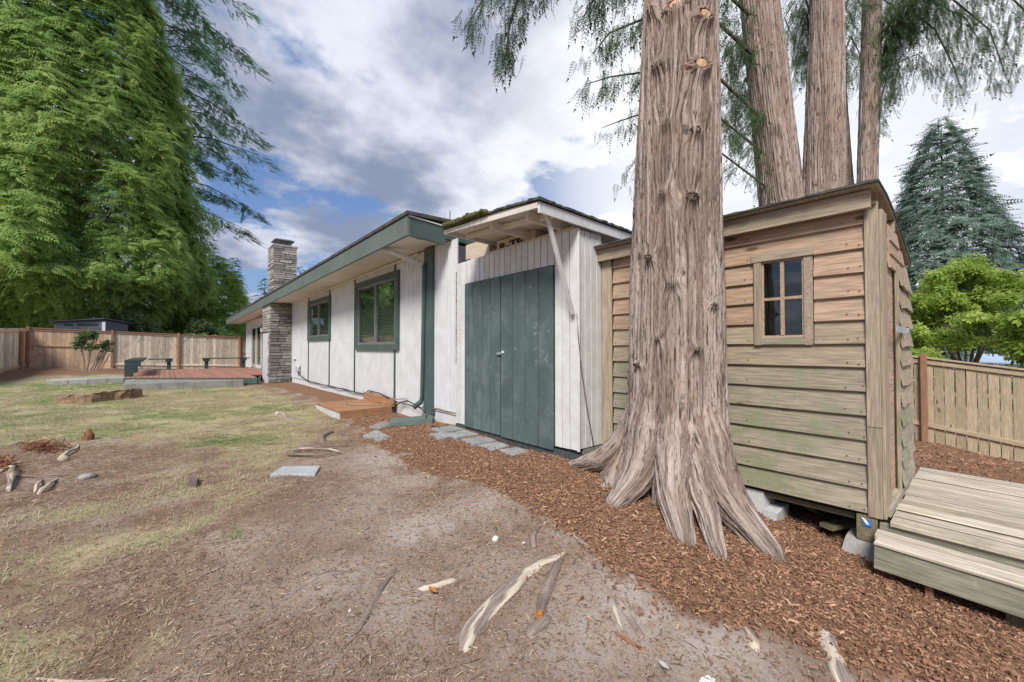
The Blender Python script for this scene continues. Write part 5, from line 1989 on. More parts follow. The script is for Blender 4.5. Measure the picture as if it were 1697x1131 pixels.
conifer('conifer_tree', 'thin-topped conifer sticking up behind the yellow-green one', 'tree', (b.x, b.y, .2), 11.0, .3, lambda f: 2.6 * (1 - f) + .1, SPR_FIR, m_leaf_fir, m_bark_dark, 900, .7, .1, .3, 70, z0=.2, trunkr=.14, hang=.15, tint0=.6, open_=.2, limbs=False)
b = at(388, 560, 42)
conifer('conifer_tree', 'dark pointed conifer far behind the house eave', 'tree', (b.x, b.y, .2), 10.6, .3, lambda f: 2.3 * (1 - f) + .1, SPR_FIR, m_leaf_fir, m_bark_dark, 1100, .75, .15, .2, 80, z0=.2, trunkr=.14, hang=.2, tint0=.4, open_=.15, limbs=False)
b = at(437, 560, 46)
conifer('conifer_tree', 'distant conifer showing left of the stone chimney', 'tree', (b.x, b.y, .2), 9.2, .3, lambda f: 2.2 * (1 - f) + .1, SPR_FIR, m_leaf_spruce, m_bark_dark, 700, .8, .15, .2, 60, z0=.2, trunkr=.14, hang=.2, tint0=.4, open_=.15, limbs=False)
b = at(496, 560, 46)
conifer('conifer_tree', 'distant conifer tip showing right of the stone chimney', 'tree', (b.x, b.y, .2), 10.6, .3, lambda f: 1.7 * (1 - f) + .1, SPR_FIR, m_leaf_spruce, m_bark_dark, 500, .7, .15, .2, 60, z0=.2, trunkr=.14, hang=.2, tint0=.5, open_=.15, limbs=False)
b = at(1566, 560, 25)
SPROF = lambda f: 4.9 * (1 - f) ** .85 + .1
t = conifer('spruce_tree', 'tall blue-green spruce beyond the right fence', 'tree', (b.x, b.y, -1.0), 16.6, .4, SPROF, SPR_FIR, m_leaf_spruce, m_bark_dark, 2600, .72, .10, .30, 110, z0=.06,
            vis=facing(b.x, b.y, -.4), trunkr=.22, hang=.3, tint0=.5, open_=.55)
surface_crown(t, (b.x, b.y, -1.0), 16.6, .04, SPROF, 9000, .75, m_leaf_spruce, 1.9, .42, 5, SPR_FIR, (-.15, .6), .45, .42, .7)


def leaf_cluster(n, L, w):
    V, F = [], []
    for i in range(n):
        a = i * 2.4
        e = .5 * math.sin(i * 1.7)
        d = np.array((math.cos(a), math.sin(a), e * .6))
        s = np.array((-math.sin(a), math.cos(a), .15))
        o = d * .25 + np.array((0, 0, .12 * i / n))
        b = len(V)
        V += [o, o + d * L * .5 + s * w, o + d * L + np.array((0, 0, -.12)), o + d * L * .5 - s * w]
        F += [(b, b + 1, b + 2), (b, b + 2, b + 3)]
    return np.array(V, float), np.array(F)


LEAVES = leaf_cluster(7, .75, .2)


def bushes(name, parent, m, blobs, n, size, tint0=.45, stem=None, shell=.55):
    """blobs = [(x, y, z, rx, ry, rz)] filled with leaf clusters, denser towards their surface"""
    w = np.array([q[3] * q[4] + q[4] * q[5] + q[3] * q[5] for q in blobs])
    k = rng.choice(len(blobs), n, p=w / w.sum())
    B_ = np.array(blobs)[k]
    d = rng.normal(size=(n, 3))
    d /= np.linalg.norm(d, axis=1, keepdims=True)
    r = rng.uniform(shell, 1.03, n) * (1 + .22 * (vnoise(d[:, 0] * 4 + k * 7, d[:, 1] * 4 + d[:, 2] * 3, 3) - .5))
    P = B_[:, :3] + d * B_[:, 3:] * r[:, None]
    D = d * .6 + rng.normal(0, .6, (n, 3))
    N = d * .6 + rng.normal(0, .35, (n, 3)) + np.array([0, 0, .8])
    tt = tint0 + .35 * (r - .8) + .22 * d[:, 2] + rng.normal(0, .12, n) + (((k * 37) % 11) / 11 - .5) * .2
    foliage(name, LEAVES, P, D, N, size * rng.uniform(.6, 1.3, n), tt, m, parent)


# maple-like tree at the right, with its stems
b = at(1600, 600, 13.5)
mz = gf(b.x, b.y)
mt = thing('leafy_tree', 'round light green leafy tree above the right fence', 'tree', (b.x, b.y, mz))
q = MB()
for i in range(7):
    a = i * .9
    q.tube([(b.x, b.y, mz - .2), (b.x + .15 * math.cos(a), b.y + .15 * math.sin(a), mz + 1.0), (b.x + .55 * math.cos(a), b.y + .55 * math.sin(a), mz + 2.2), (b.x + 1.4 * math.cos(a), b.y + 1.4 * math.sin(a), mz + 3.4)], [.06, .045, .03, .01], 6)
q.build('trunk', m_bark_dark, mt, (b.x, b.y, mz))
bl = []
for i in range(70):
    a = rnd.uniform(0, 6.28)
    zq = rnd.random()
    rr = 2.15 * math.sqrt(max(0.05, 1 - (zq * 1.0) ** 1.7)) * rnd.uniform(.25, .95)
    bl.append((b.x + rr * math.cos(a), b.y + rr * math.sin(a), mz + 1.7 + 2.75 * zq + rnd.uniform(-.25, .25), rnd.uniform(.3, .7), rnd.uniform(.3, .7), rnd.uniform(.15, .4)))
bushes('crown', mt, m_leaf_maple, bl, 5600, .15, .66, shell=.1)
b2_ = at(1690, 590, 11.5)
mt2 = thing('leafy_tree', 'small leafy tree cut by the right edge of the view beyond the fence', 'tree', (b2_.x, b2_.y - .4, gf(b2_.x, b2_.y)))
q = MB()
q.tube([(b2_.x, b2_.y - .4, gf(b2_.x, b2_.y) - .2), (b2_.x, b2_.y - .4, 1.5)], [.05, .02], 6).build('trunk', m_bark_dark, mt2)
bushes('crown', mt2, m_leaf_maple, [(b2_.x + rnd.uniform(-.8, .8), b2_.y - .4 + rnd.uniform(-.9, .6), rnd.uniform(.9, 2.0), .5, .5, .22) for i in range(16)], 1500, .2, .42, shell=.2)
b = at(1522, 585, 13.0)
sh = thing('shrub', 'yellow-green shrub behind the right fence beside the shed edge', 'shrub', (b.x, b.y, gf(b.x, b.y)))
bushes('foliage', sh, m_leaf_maple, [(b.x + rnd.uniform(-.7, .7), b.y + rnd.uniform(-.3, .3), gf(b.x, b.y) + rnd.uniform(.4, 1.55), .5, .4, .3) for i in range(10)], 900, .16, .55)

for px, py, t_, s_, label, m_ in [(222, 520, 24, 1.0, 'grey-green shrub behind the back fence beside the grey shed', m_leaf_shrub), (262, 548, 27, .9, 'low shrub under the far blue house behind the back fence', m_leaf_shrub),
                                  (345, 540, 26, .9, 'low dense shrub behind the back fence near the house eave', m_leaf_shrub), (385, 545, 25.5, .8, 'dark rounded shrub behind the fence end by the house', m_leaf_rhodo),
                                  (300, 520, 30, 1.4, 'big leafy bush under the cedar left of the bushy conifer', m_leaf_bright)]:
    b = at(px, py, t_)
    g0 = gf(b.x, b.y)
    sh = thing('shrub', label, 'shrub', (b.x, b.y, g0))
    bushes('foliage', sh, m_, [(b.x + rnd.uniform(-.9, .9) * s_, b.y + rnd.uniform(-.5, .5), rnd.uniform(g0 + .5, b.z), .7 * s_, .6, .45 * s_) for i in range(12)], int(900 * s_), .30, .45)
    MB().tube([(b.x, b.y, g0 - .1), (b.x, b.y, g0 + .8)], .04, 5).build('stem', m_bark_dark, sh)

# far buildings
gs = thing('grey_shed', 'dark slate-grey garden shed with a slanting roof behind the back fence', 'shed', (-3.5, 31, .4))
A_, B2 = Vector((-4.45, 31.4, .3)), Vector((-2.45, 29.7, .3))
dv = (B2 - A_).normalized()
nv = Vector((-dv.y, dv.x, 0))
if nv.y < 0:
    nv = -nv
C2, D2 = B2 + nv * 1.3, A_ + nv * 1.3


def zz3(p, z):
    return (p.x, p.y, z)


vs = [zz3(A_, .2), zz3(B2, .2), zz3(C2, .2), zz3(D2, .2), zz3(A_, 2.52), zz3(B2, 2.66), zz3(C2, 2.5), zz3(D2, 2.36)]
MB().add(vs, [(3, 2, 1, 0), (4, 5, 6, 7), (0, 1, 5, 4), (1, 2, 6, 5), (2, 3, 7, 6), (3, 0, 4, 7)]).build('wall', m_greyshed, gs)
rv = []
for p, zq in ((A_ - dv * .12 - nv * .15, 2.55), (B2 + dv * .12 - nv * .15, 2.71), (C2 + dv * .12 + nv * .1, 2.55), (D2 - dv * .12 + nv * .1, 2.38)):
    rv.append((p.x, p.y, zq))
MB().add(rv + [(p[0], p[1], p[2] + .05) for p in rv], [(3, 2, 1, 0), (4, 5, 6, 7), (0, 1, 5, 4), (1, 2, 6, 5), (2, 3, 7, 6), (3, 0, 4, 7)]).build('roof', m_greytrim, gs)
for s0, s1, z0, z1 in ((.55, 1.0, 2.36, 2.44), (1.25, 2.3, 2.36, 2.47)):
    q0, q1 = A_ + dv * s0 - nv * .015, A_ + dv * s1 - nv * .015
    plank('window', (q0.x, q0.y, (z0 + z1) / 2), (q1.x, q1.y, (z0 + z1) / 2), z1 - z0, .02, m_dark, gs, up=tuple(-nv))
for s0, s1 in ((.1, .5), (.8, 1.7), (2.0, 2.4)):
    q0, q1 = A_ + dv * s0 - nv * .012, A_ + dv * s1 - nv * .012
    plank('wall_panel', (q0.x, q0.y, 1.75), (q1.x, q1.y, 1.75), 1.0, .02, m_greytrim, gs, up=tuple(-nv))
cb = A_ + dv * 2.6 - nv * .01
MB().box(cb.x - .06, cb.x + .06, cb.y - .06, cb.y + .06, .3, 2.55).build('corner_trim', m_far_white, gs)

b = at(258, 540, 48)
bh = thing('blue_house', 'pale blue house gable glimpsed through the cedar behind the back fence', 'house', (b.x, b.y, .5))
MB().add([(b.x - 1.8, b.y - .6, 0), (b.x + .9, b.y - 2.4, 0), (b.x + 3, b.y + 2, 0), (b.x, b.y + 4, 0), (b.x - 1.8, b.y - .6, 4.4), (b.x + .9, b.y - 2.4, 3.6), (b.x + 3, b.y + 2, 3.6), (b.x, b.y + 4, 4.4)],
         [(3, 2, 1, 0), (4, 5, 6, 7), (0, 1, 5, 4), (1, 2, 6, 5), (2, 3, 7, 6), (3, 0, 4, 7)]).build('wall', m_bluehouse, bh)
MB().add([(b.x - 2.2, b.y - .5, 4.55), (b.x + 1.3, b.y - 2.8, 3.55), (b.x + 3.4, b.y + 2, 3.6), (b.x, b.y + 4.3, 4.5), (b.x - 2.2, b.y - .5, 4.75), (b.x + 1.3, b.y - 2.8, 3.75), (b.x + 3.4, b.y + 2, 3.8), (b.x, b.y + 4.3, 4.7)],
         [(3, 2, 1, 0), (4, 5, 6, 7), (0, 1, 5, 4), (1, 2, 6, 5), (2, 3, 7, 6), (3, 0, 4, 7)]).build('roof', m_far_white, bh)
MB().box(b.x - .45, b.x - .25, b.y - 1.9, b.y - 1.7, .2, 3.85).build('corner_trim', m_far_white, bh)

rh = thing('white_house', 'white house with a blue-grey roof half hidden behind the right-hand trees', 'house', (44, 1, -1))
MB().box(42, 50, -6, 9, -1.6, 1.05).build('wall', m_far_white, rh)
MB().add([(41.4, -6.5, 1.0), (41.4, 9.5, 1.0), (46, 9.5, 2.5), (46, -6.5, 2.5), (50.6, -6.5, 1.0), (50.6, 9.5, 1.0), (41.4, -6.5, 1.12), (41.4, 9.5, 1.12), (46, 9.5, 2.62), (46, -6.5, 2.62), (50.6, -6.5, 1.12), (50.6, 9.5, 1.12)],
         [(0, 1, 2, 3), (3, 2, 5, 4), (6, 9, 8, 7), (9, 10, 11, 8), (0, 6, 7, 1), (4, 5, 11, 10), (0, 3, 9, 6), (3, 4, 10, 9), (1, 7, 8, 2), (2, 8, 11, 5)]).build('roof', m_far_roof, rh)
for ya in (-3.5, .3, 4):
    wq = MB().box(41.93, 42.02, ya, ya + 1.5, -.5, .7).build('window', m_far_white, rh)
    MB().box(41.91, 41.93, ya + .1, ya + 1.4, -.4, .6).build('pane', m_glassdark, wq)
cr = thing('blue_canopy', 'light blue roofed canopy low behind the right fence under the leafy tree', 'canopy', (26, -1.5, -1))
MB().add([(25, -2.6, .5), (25, .3, .62), (28, .3, .9), (28, -2.6, .78), (25, -2.6, .56), (25, .3, .68), (28, .3, .96), (28, -2.6, .84)],
         [(3, 2, 1, 0), (4, 5, 6, 7), (0, 1, 5, 4), (1, 2, 6, 5), (2, 3, 7, 6), (3, 0, 4, 7)]).build('roof', m_bluehouse, cr)
for ya in (-2.4, .1):
    for xa in (25.2, 27.8):
        MB().box(xa - .05, xa + .05, ya - .05, ya + .05, -1.5, .6).build('post', m_far_white, cr)

# ------------------------------------------------------------------ fences


def fence(label, p0, p1, z0, z1, b0, b1, bw, gap, mats, posts, rails, postm, side, name='board_fence', cap=True, poststick=.06, rail_m=None, tops=None):
    """p0, p1 ground points; z0..z1 top line, b0..b1 bottom line; side = +1/-1 which side the rails are on"""
    p0, p1 = Vector((*p0, 0)), Vector((*p1, 0))
    L = (p1 - p0).length
    d = (p1 - p0).normalized()
    n = Vector((-d.y, d.x, 0)) * side
    f = thing(name, label, 'fence', (*(p0 + d * L / 2).xy, (b0 + b1) / 2))
    s = 0.0
    while s < L - bw * .5:
        w = bw + rnd.uniform(-.006, .004)
        c = p0 + d * (s + w / 2)
        u = (s + w / 2) / L
        zt = z0 + (z1 - z0) * u - (.02 if cap else 0)
        zb = round(b0 + (b1 - b0) * u - .03, 2)
        zt = round(zt, 2)
        m = mats[0] if len(mats) == 1 else (mats[0] if tops is None or u < tops else mats[1])
        j = rnd.uniform(-.004, .004)
        plank('board', (c.x, c.y, zb), (c.x + j, c.y + j, zt), round(w - gap, 3), .02, m, f, up=tuple(n))
        s += w
    for (fr, s0, s1, wv, th, mm) in rails:
        q0, q1 = p0 + d * (L * s0) + n * (.01 + th / 2), p0 + d * (L * s1) + n * (.01 + th / 2)
        za = b0 + (b1 - b0) * s0 + fr * ((z0 - b0) + ((z1 - b1) - (z0 - b0)) * s0)
        zb = b0 + (b1 - b0) * s1 + fr * ((z0 - b0) + ((z1 - b1) - (z0 - b0)) * s1)
        plank('rail', (q0.x, q0.y, za), (q1.x, q1.y, zb), wv, th, mm, f, up=tuple(n))
    if cap:
        q0, q1 = p0 + n * .02, p1 + n * .02
        plank('cap_rail', (q0.x, q0.y, z0), (q1.x, q1.y, z1), .11, .035, rail_m or postm, f)
    for u in posts:
        c = p0 + d * (L * u) + n * .075
        plank('post', (c.x, c.y, b0 + (b1 - b0) * u - .3), (c.x, c.y, z0 + (z1 - z0) * u + poststick), .10, .10, postm, f, up=tuple(n), ch=.008)
    return f


R_ = m_post
LB = 5.6 + 4.66
fence('long back fence of tan and greying boards across the end of the lawn', (-4.66, 27.6), (5.6, 27.6), 2.10, 1.74, .36, -.08, .142, .005, (m_fence, m_fencegrey), (0.0, (2.15 + .42) / LB + .01, (4.66 + .49) / LB, (4.66 + 3.17) / LB, .99),
      [(.56, 0, .25, .085, .04, m_fence), (.10, .25, .76, .10, .04, m_fencegrey), (.5, .77, .99, .085, .04, m_post), (.965, 0, .98, .09, .03, m_fence)], m_post, -1, tops=.245)
fence('short return of tan fence at the far left corner of the yard', (-4.72, 27.55), (-5.25, 20.0), 2.08, 1.75, .34, .08, .142, .005, (m_fence, m_fencegrey), (.10, .48, .9), [(.94, 0, 1, .09, .04, m_fence), (.06, 0, 1, .09, .04, m_fence)], m_post, 1, tops=.09, cap=False, poststick=.0)
q0, q1 = at(246, 535, 30), at(420, 561, 30)
fence('neighbour fence running downhill behind the back fence', (q0.x, q0.y), (q1.x, q1.y), q0.z, q1.z, .4, -.1, .145, .008, (m_fencegrey,), (.02, .22, .5, .78), [(.93, 0, 1, .09, .04, m_fence)], m_post, -1, rail_m=m_fence)
# right-hand fence with open joints, following the slope
yA, yB = 5.2, -4.6


def rt(y):
    return 1.0 + (y - .84) * .152


def rb(y):
    return -.745 + (y - .84) * .152


fence('right-hand fence of spaced knotty boards behind the shed deck', (12.15, yA), (12.15, yB), rt(yA), rt(yB), rb(yA) - .0, rb(yB) - .0, .146, .013, (m_fencer,), [(yA - y_) / (yA - yB) for y_ in (3.24, .84, -1.56, -3.96)],
      [(.20, 0, 1, .085, .04, m_fencer), (.95, 0, 1, .085, .035, m_fencer)], m_post, -1, rail_m=m_fencer, poststick=.09)

# ------------------------------------------------------------------ red deck with its benches
rd = thing('red_deck', 'low red-stained deck with dark green skirt by the far end of the house', 'deck', (1, 20, 0))


def yfront(x):
    return 18.4 + (x + 1.03) * (15.5 - 18.4) / 3.3 if x < 2.27 else 17.06


x = -1.03
while x < 3.24:
    x2 = min(x + .138, 3.24)
    if x < 2.27 < x2:
        x2 = 2.27
    MB().prism([(x + .003, yfront(x + .001)), (x2 - .003, yfront(x2 - .001)), (x2 - .003, 23.55), (x + .003, 23.55)], .215, .25).build('deck_board', m_reddeck, rd)
    x = x2 + .004
plank('skirt_board', (-1.04, 18.42, .12), (2.28, 15.51, .12), .17, .03, m_green, rd, up=(-.66, -.75, 0))
plank('skirt_board', (-1.045, 18.45, .12), (-1.045, 23.5, .12), .17, .03, m_green, rd, up=(-1, 0, 0))
plank('skirt_board', (2.30, 15.53, .12), (2.60, 17.0, .12), .17, .03, m_green, rd, up=(1, 0, 0))
MB().box(-.9, 3.2, 18.6, 23.4, -.1, .21).build('joist', m_dark, rd)
bn = thing('deck_bench', 'dark green bench along the left edge of the red deck', 'bench', (-.85, 21, .25))
MB().box(-1.04, -.62, 18.47, 23.0, .74, .80, .006).build('seat', m_bench, bn)
MB().box(-1.04, -.82, 18.45, 18.52, .0, .579).box(-1.04, -.64, 18.45, 18.53, .58, .738).build('leg', m_bench, bn)
MB().box(-1.03, -.83, 21.4, 21.46, .25, .74).build('leg', m_bench, bn)
for lab, xa, xb, legs in (('dark green plank bench at the left of the red deck back edge', -.58, .22, (.1,)), ('dark green plank bench at the right of the red deck near the glass door', 1.24, 3.1, (1.42, 2.85))):
    bn = thing('deck_bench', lab, 'bench', ((xa + xb) / 2, 23.4, .25), 'plank benches on the red deck')
    MB().box(xa, xb, 23.2, 23.55, .70, .745, .006).build('seat', m_bench, bn)
    for lx in legs:
        MB().box(lx - .07, lx + .07, 23.30, 23.42, .25, .698).build('leg', m_bench, bn)
        MB().box(lx - .12, lx + .12, 23.22, 23.53, .60, .697).build('bracket', m_bench, bn)
# concrete slab and blocks in front of the deck
cs = thing('concrete_slab', 'weathered concrete slab step in front of the red deck', 'slab', (.5, 15.9, 0))
MB().prism([(-.90, 15.70), (1.88, 15.36), (1.93, 15.60), (-.78, 17.98), (-.98, 18.1)], -.2, .18).build('slab', m_concdark, cs)
for i, lab in enumerate(('leftmost concrete block of the row beside the red deck', 'second concrete block from the left beside the red deck', 'third concrete block from the left beside the red deck', 'concrete block of the row touching the red deck bench')):
    xa = -2.98 + .47 * i
    t = thing('concrete_block', lab, 'block', (xa + .23, 20.6, 0), 'concrete blocks beside the red deck')
    MB().box(xa, xa + .455, 20.2, 21.3, -.12, .12 + .004 * i, .012).build('block', m_conc, t)
# stump
sp = gp(160, 662)
stp = thing('tree_stump', 'wide low tree stump with a sloping sawn top on the lawn', 'stump', (sp.x, sp.y, sp.z))
vs, fs = [], []
n_ = 44
for j in range(4):
    for i in range(n_):
        a = 2 * math.pi * i / n_
        r = (.66 + .06 * math.sin(3 * a + 1) + .05 * math.sin(7 * a) + rnd.uniform(-.035, .035)) * (1.06, 1.0, .985, .965)[j]
        # higher at the right end
        h = .15 + .075 * (math.cos(a) * _r[0] + math.sin(a) * _r[1]) + rnd.uniform(-.012, .012)
        vs.append((sp.x + r * math.cos(a), sp.y + r * math.sin(a), sp.z + (-.15, h * .4, h * .85, h)[j] + rnd.uniform(-.008, .008)))
for j in range(3):
    for i in range(n_):
        fs.append((j * n_ + i, j * n_ + (i + 1) % n_, (j + 1) * n_ + (i + 1) % n_, (j + 1) * n_ + i))
MB().add(vs, fs).build('bark', m_stump, stp)
vs = [(sp.x, sp.y, sp.z + .155)] + [vs[3 * n_ + i] for i in range(n_)]
MB().add([(v[0], v[1], v[2] - .004) for v in vs], [(0, 1 + i, 1 + (i + 1) % n_) for i in range(n_)]).build('sawn_top', m_stickpale, stp)

# pruned shrub against the back fence
b = gp(158, 612)
rs = thing('pruned_shrub', 'cut-back leafy shrub with bare pale stems before the back fence', 'shrub', (-2.15, 25.9, gf(-2.15, 25.9)))
q = MB()
g0 = gf(-2.15, 25.9)
tips = []
for (px0, px1, py1, rr) in [(139, 137, 585, .045), (141, 150, 580, .05), (146, 168, 578, .05), (150, 178, 570, .045), (156, 180, 575, .05), (152, 163, 590, .04), (137, 133, 560, .03), (160, 183, 586, .035)]:
    e = hit(px1, py1, 1, 25.8)
    s = hit(px0, 614, 1, 25.9)
    q.tube([(s.x, 25.9, g0 - .1), ((s.x * .5 + e.x * .5) + .03, 25.85, (g0 + e.z) * .5 - .05), (e.x, 25.8 + rnd.uniform(-.3, .2), e.z)], [rr, rr * .9, rr * .7], 7)
    tips.append(e)
q.build('stem', m_stickpale, rs)
bl = []
for (px, py, r) in [(133, 566, .26), (143, 558, .3), (150, 552, .22), (128, 572, .18), (170, 575, .2), (179, 568, .22), (181, 580, .16), (152, 575, .16), (140, 580, .14)]:
    e = hit(px, py, 1, 25.7)
    bl.append((e.x, e.y, e.z, r, r * .8, r * .8))
bushes('foliage', rs, m_leaf_rhodo, bl, 190, .15, .55, shell=.2)

# ------------------------------------------------------------------ things by the house wall
pf = thing('entry_platform', 'low brown plank platform against the white house wall', 'platform', (2.75, 7.9, 0))
y_ = 7.2
while y_ < 8.6:
    plank('deck_board', (2.27, y_ + .07, .095), (3.2, y_ + .07, .095 + rnd.uniform(-.003, .003)), .136, .032, m_stepwood, pf, ch=.004)
    y_ += .1455
plank('side_board', (2.285, 7.195, .02), (3.2, 7.195, .02), .20, .03, m_stepwood, pf, up=(0, -1, 0))
plank('side_board', (2.29, 7.215, .01), (2.29, 8.65, .01), .14, .03, m_paleconc, pf, up=(-1, 0, 0), label='pale painted front side board')
plank('back_board', (3.225, 7.16, .19), (3.225, 8.62, .19), .16, .035, m_stepwood, pf, up=(-1, 0, 0))
sb = thing('splash_block', 'green plastic downspout splash tray lying on the bark mulch', 'splash block', (2.95, 6.2, .05))
e0, e1 = gp(646, 707), gp(716, 702)
dv = Vector((e0.x - e1.x, e0.y - e1.y, 0)).normalized()
nv = Vector((-dv.y, dv.x, 0))
L = (Vector((e0.x, e0.y, 0)) - Vector((e1.x, e1.y, 0))).length
o = Vector((e1.x, e1.y, max(e0.z, e1.z) + .02))


def SBP(u, v, z):
    p = o + dv * (u * L) + nv * v
    return (p.x, p.y, o.z + z)


q = MB()
w0, w1 = .12, .20
q.add([SBP(0, -w0, 0), SBP(1, -w1, 0), SBP(1, w1, 0), SBP(0, w0, 0), SBP(0, -w0, .02), SBP(1, -w1, .015), SBP(1, w1, .015), SBP(0, w0, .02)], [(3, 2, 1, 0), (4, 5, 6, 7), (0, 1, 5, 4), (1, 2, 6, 5), (2, 3, 7, 6), (3, 0, 4, 7)])
for sgn in (-1, 1):
    vsq = [SBP(0, sgn * w0, 0), SBP(1, sgn * w1, 0), SBP(1, sgn * (w1 + .03), 0), SBP(0, sgn * (w0 + .03), 0), SBP(0, sgn * (w0 + .004), .09), SBP(1, sgn * (w1 + .004), .05), SBP(1, sgn * (w1 + .026), .05), SBP(0, sgn * (w0 + .026), .09)]
    fq = [(3, 2, 1, 0), (4, 5, 6, 7), (0, 1, 5, 4), (1, 2, 6, 5), (2, 3, 7, 6), (3, 0, 4, 7)]
    q.add(vsq, fq if sgn < 0 else [f[::-1] for f in fq])
q.add([SBP(-.02, -w0, 0), SBP(.015, -w0, 0), SBP(.015, w0, 0), SBP(-.02, w0, 0), SBP(-.02, -w0, .09), SBP(.015, -w0, .09), SBP(.015, w0, .09), SBP(-.02, w0, .09)], [(3, 2, 1, 0), (4, 5, 6, 7), (0, 1, 5, 4), (1, 2, 6, 5), (2, 3, 7, 6), (3, 0, 4, 7)])
q.build('tray', m_greenplastic, sb)


def slab(name, label, poly, th, m, cat, group=None, z=None, jag=0.0):
    """irregular flat stone from ground points (x, y)"""
    cx_ = sum(p[0] for p in poly) / len(poly)
    cy_ = sum(p[1] for p in poly) / len(poly)
    zt = (float(gz(cx_, cy_)) if z is None else z) + th * .75
    pts = []
    for i in range(len(poly)):
        a, b = Vector((poly[i][0], poly[i][1])), Vector((poly[(i + 1) % len(poly)][0], poly[(i + 1) % len(poly)][1]))
        for k in range(3 if jag else 1):
            p = a.lerp(b, k / 3)
            pts.append((p.x + rnd.uniform(-jag, jag), p.y + rnd.uniform(-jag, jag)))
    c = [(cx_ + (p[0] - cx_) * .975, cy_ + (p[1] - cy_) * .975) for p in pts]
    n = len(pts)
    vs = [(p[0], p[1], zt - th - .05) for p in pts] + [(p[0], p[1], zt - .006) for p in pts] + [(p[0], p[1], zt) for p in c]
    ar = sum(pts[i][0] * pts[(i + 1) % n][1] - pts[(i + 1) % n][0] * pts[i][1] for i in range(n))
    if ar < 0:
        vs = [v for k in range(3) for v in vs[k * n:(k + 1) * n][::-1]]
    fs = [tuple(range(2 * n, 3 * n))] + [(k * n + i, k * n + (i + 1) % n, (k + 1) * n + (i + 1) % n, (k + 1) * n + i) for k in range(2) for i in range(n)]
    o_ = MB().add(vs, fs).build(name, m, None)
    return tag(o_, label, cat, group)


for i, (cx_, cy_, a_, b_, lab) in enumerate([(3.05, 5.0, .19, .17, 'flagstone at the foot of the house corner post'), (3.04, 4.62, .18, .17, 'flagstone before the far edge of the green doors'), (3.06, 4.26, .17, .16, 'flagstone before the narrow green door leaf'),
                                             (2.82, 4.72, .13, .16, 'flagstone edging the mulch in front of the far green door'), (3.05, 3.90, .16, .15, 'flagstone before the gap between the green doors'), (3.08, 3.55, .14, .14, 'flagstone before the near green door leaf')]):
    slab('flagstone', lab, [(cx_ - a_ + rnd.uniform(-.03, .03), cy_ - b_), (cx_ + a_ * .9, cy_ - b_ + rnd.uniform(-.03, .03)), (cx_ + a_, cy_ + b_ * .9), (cx_ - a_ * .8, cy_ + b_ + rnd.uniform(-.03, .02))], .05, m_flag, 'flagstone', 'flagstones before the closet doors', jag=.012)
slab('paver', 'light grey square concrete paver on the bare lawn', [(p.x, p.y) for p in (gp(448, 791), gp(522, 792), gp(531, 777), gp(468, 778))], .035, m_paver, 'paver')
slab('stepping_stone', 'grey stepping stone with moss at the edge of the mulch', [(p.x, p.y) for p in (gp(602, 725), gp(630, 735), gp(648, 726), gp(622, 715))], .05, m_flag, 'stone', jag=.012)
slab('stepping_stone', 'half-buried flat stone beside the green splash tray', [(p.x, p.y) for p in (gp(611, 712), gp(630, 716), gp(652, 707), gp(640, 703))], .05, m_concdark, 'stone', jag=.015)
slab('brick', 'dark broken brick lying in the dry grass', [(p.x, p.y) for p in (gp(311, 808), gp(326, 809), gp(330, 801), gp(315, 800))], .055, m_brick, 'brick')


def cable(label, pts, r, m, name='cable', cat='cable'):
    o_ = MB().tube(pts, r, 6).build(name, m, None, smooth=True)
    return tag(o_, label, cat)


W_ = HX - .012
pts = [(W_ - .08, 14.4, .48), (W_ - .06, 14.2, .36), (W_, 13.6, .22)]
y_ = 13.2
while y_ > 8.7:
    pts.append((W_ - rnd.uniform(0, .03), y_, .205 + rnd.uniform(-.02, .02)))
    y_ -= .45
pts += [(W_ - .02, 8.5, .3), (W_ - .04, 7.9, .30), (W_ - .1, 7.3, .27)]
cable('black cable running along the foot of the house wall from the outlet', pts, .012, m_black)
cable('brown cable looped over the entry platform', [(2.75, 8.3, .122), (2.65, 8.0, .125), (2.8, 7.7, .122), (3.0, 7.5, .125), (3.1, 7.3, .14), (3.2, 7.05, .26), (3.26, 6.7, .3)], .010, m_tan)
cable('dark cable drooping from the wall to the flagstones by the corner post', [(3.22, 7.1, .1), (3.24, 6.9, .22), (3.22, 6.6, .28), (3.2, 6.2, .24), (3.2, 5.9, .16), (3.12, 5.7, .02), (3.0, 5.5, -.01), (2.98, 5.3, .05), (3.0, 5.1, .06)], .010, m_black)
cable('short cable crossing the foundation beside the rotten closet edge', [(3.3, 5.95, .18), (3.29, 5.7, .24), (3.29, 5.4, .23), (3.3, 5.13, .23)], .009, m_tan)
cable('thin wire hanging from the white brace down to the cedar roots', [(3.235, 2.75, 1.56), (3.255, 2.745, 1.3), (3.30, 2.745, 1.0), (3.38, 2.742, .6), (3.5, 2.74, .14)], .005, m_metal, 'wire', 'wire')

# ------------------------------------------------------------------ exposed roots, sticks and small litter


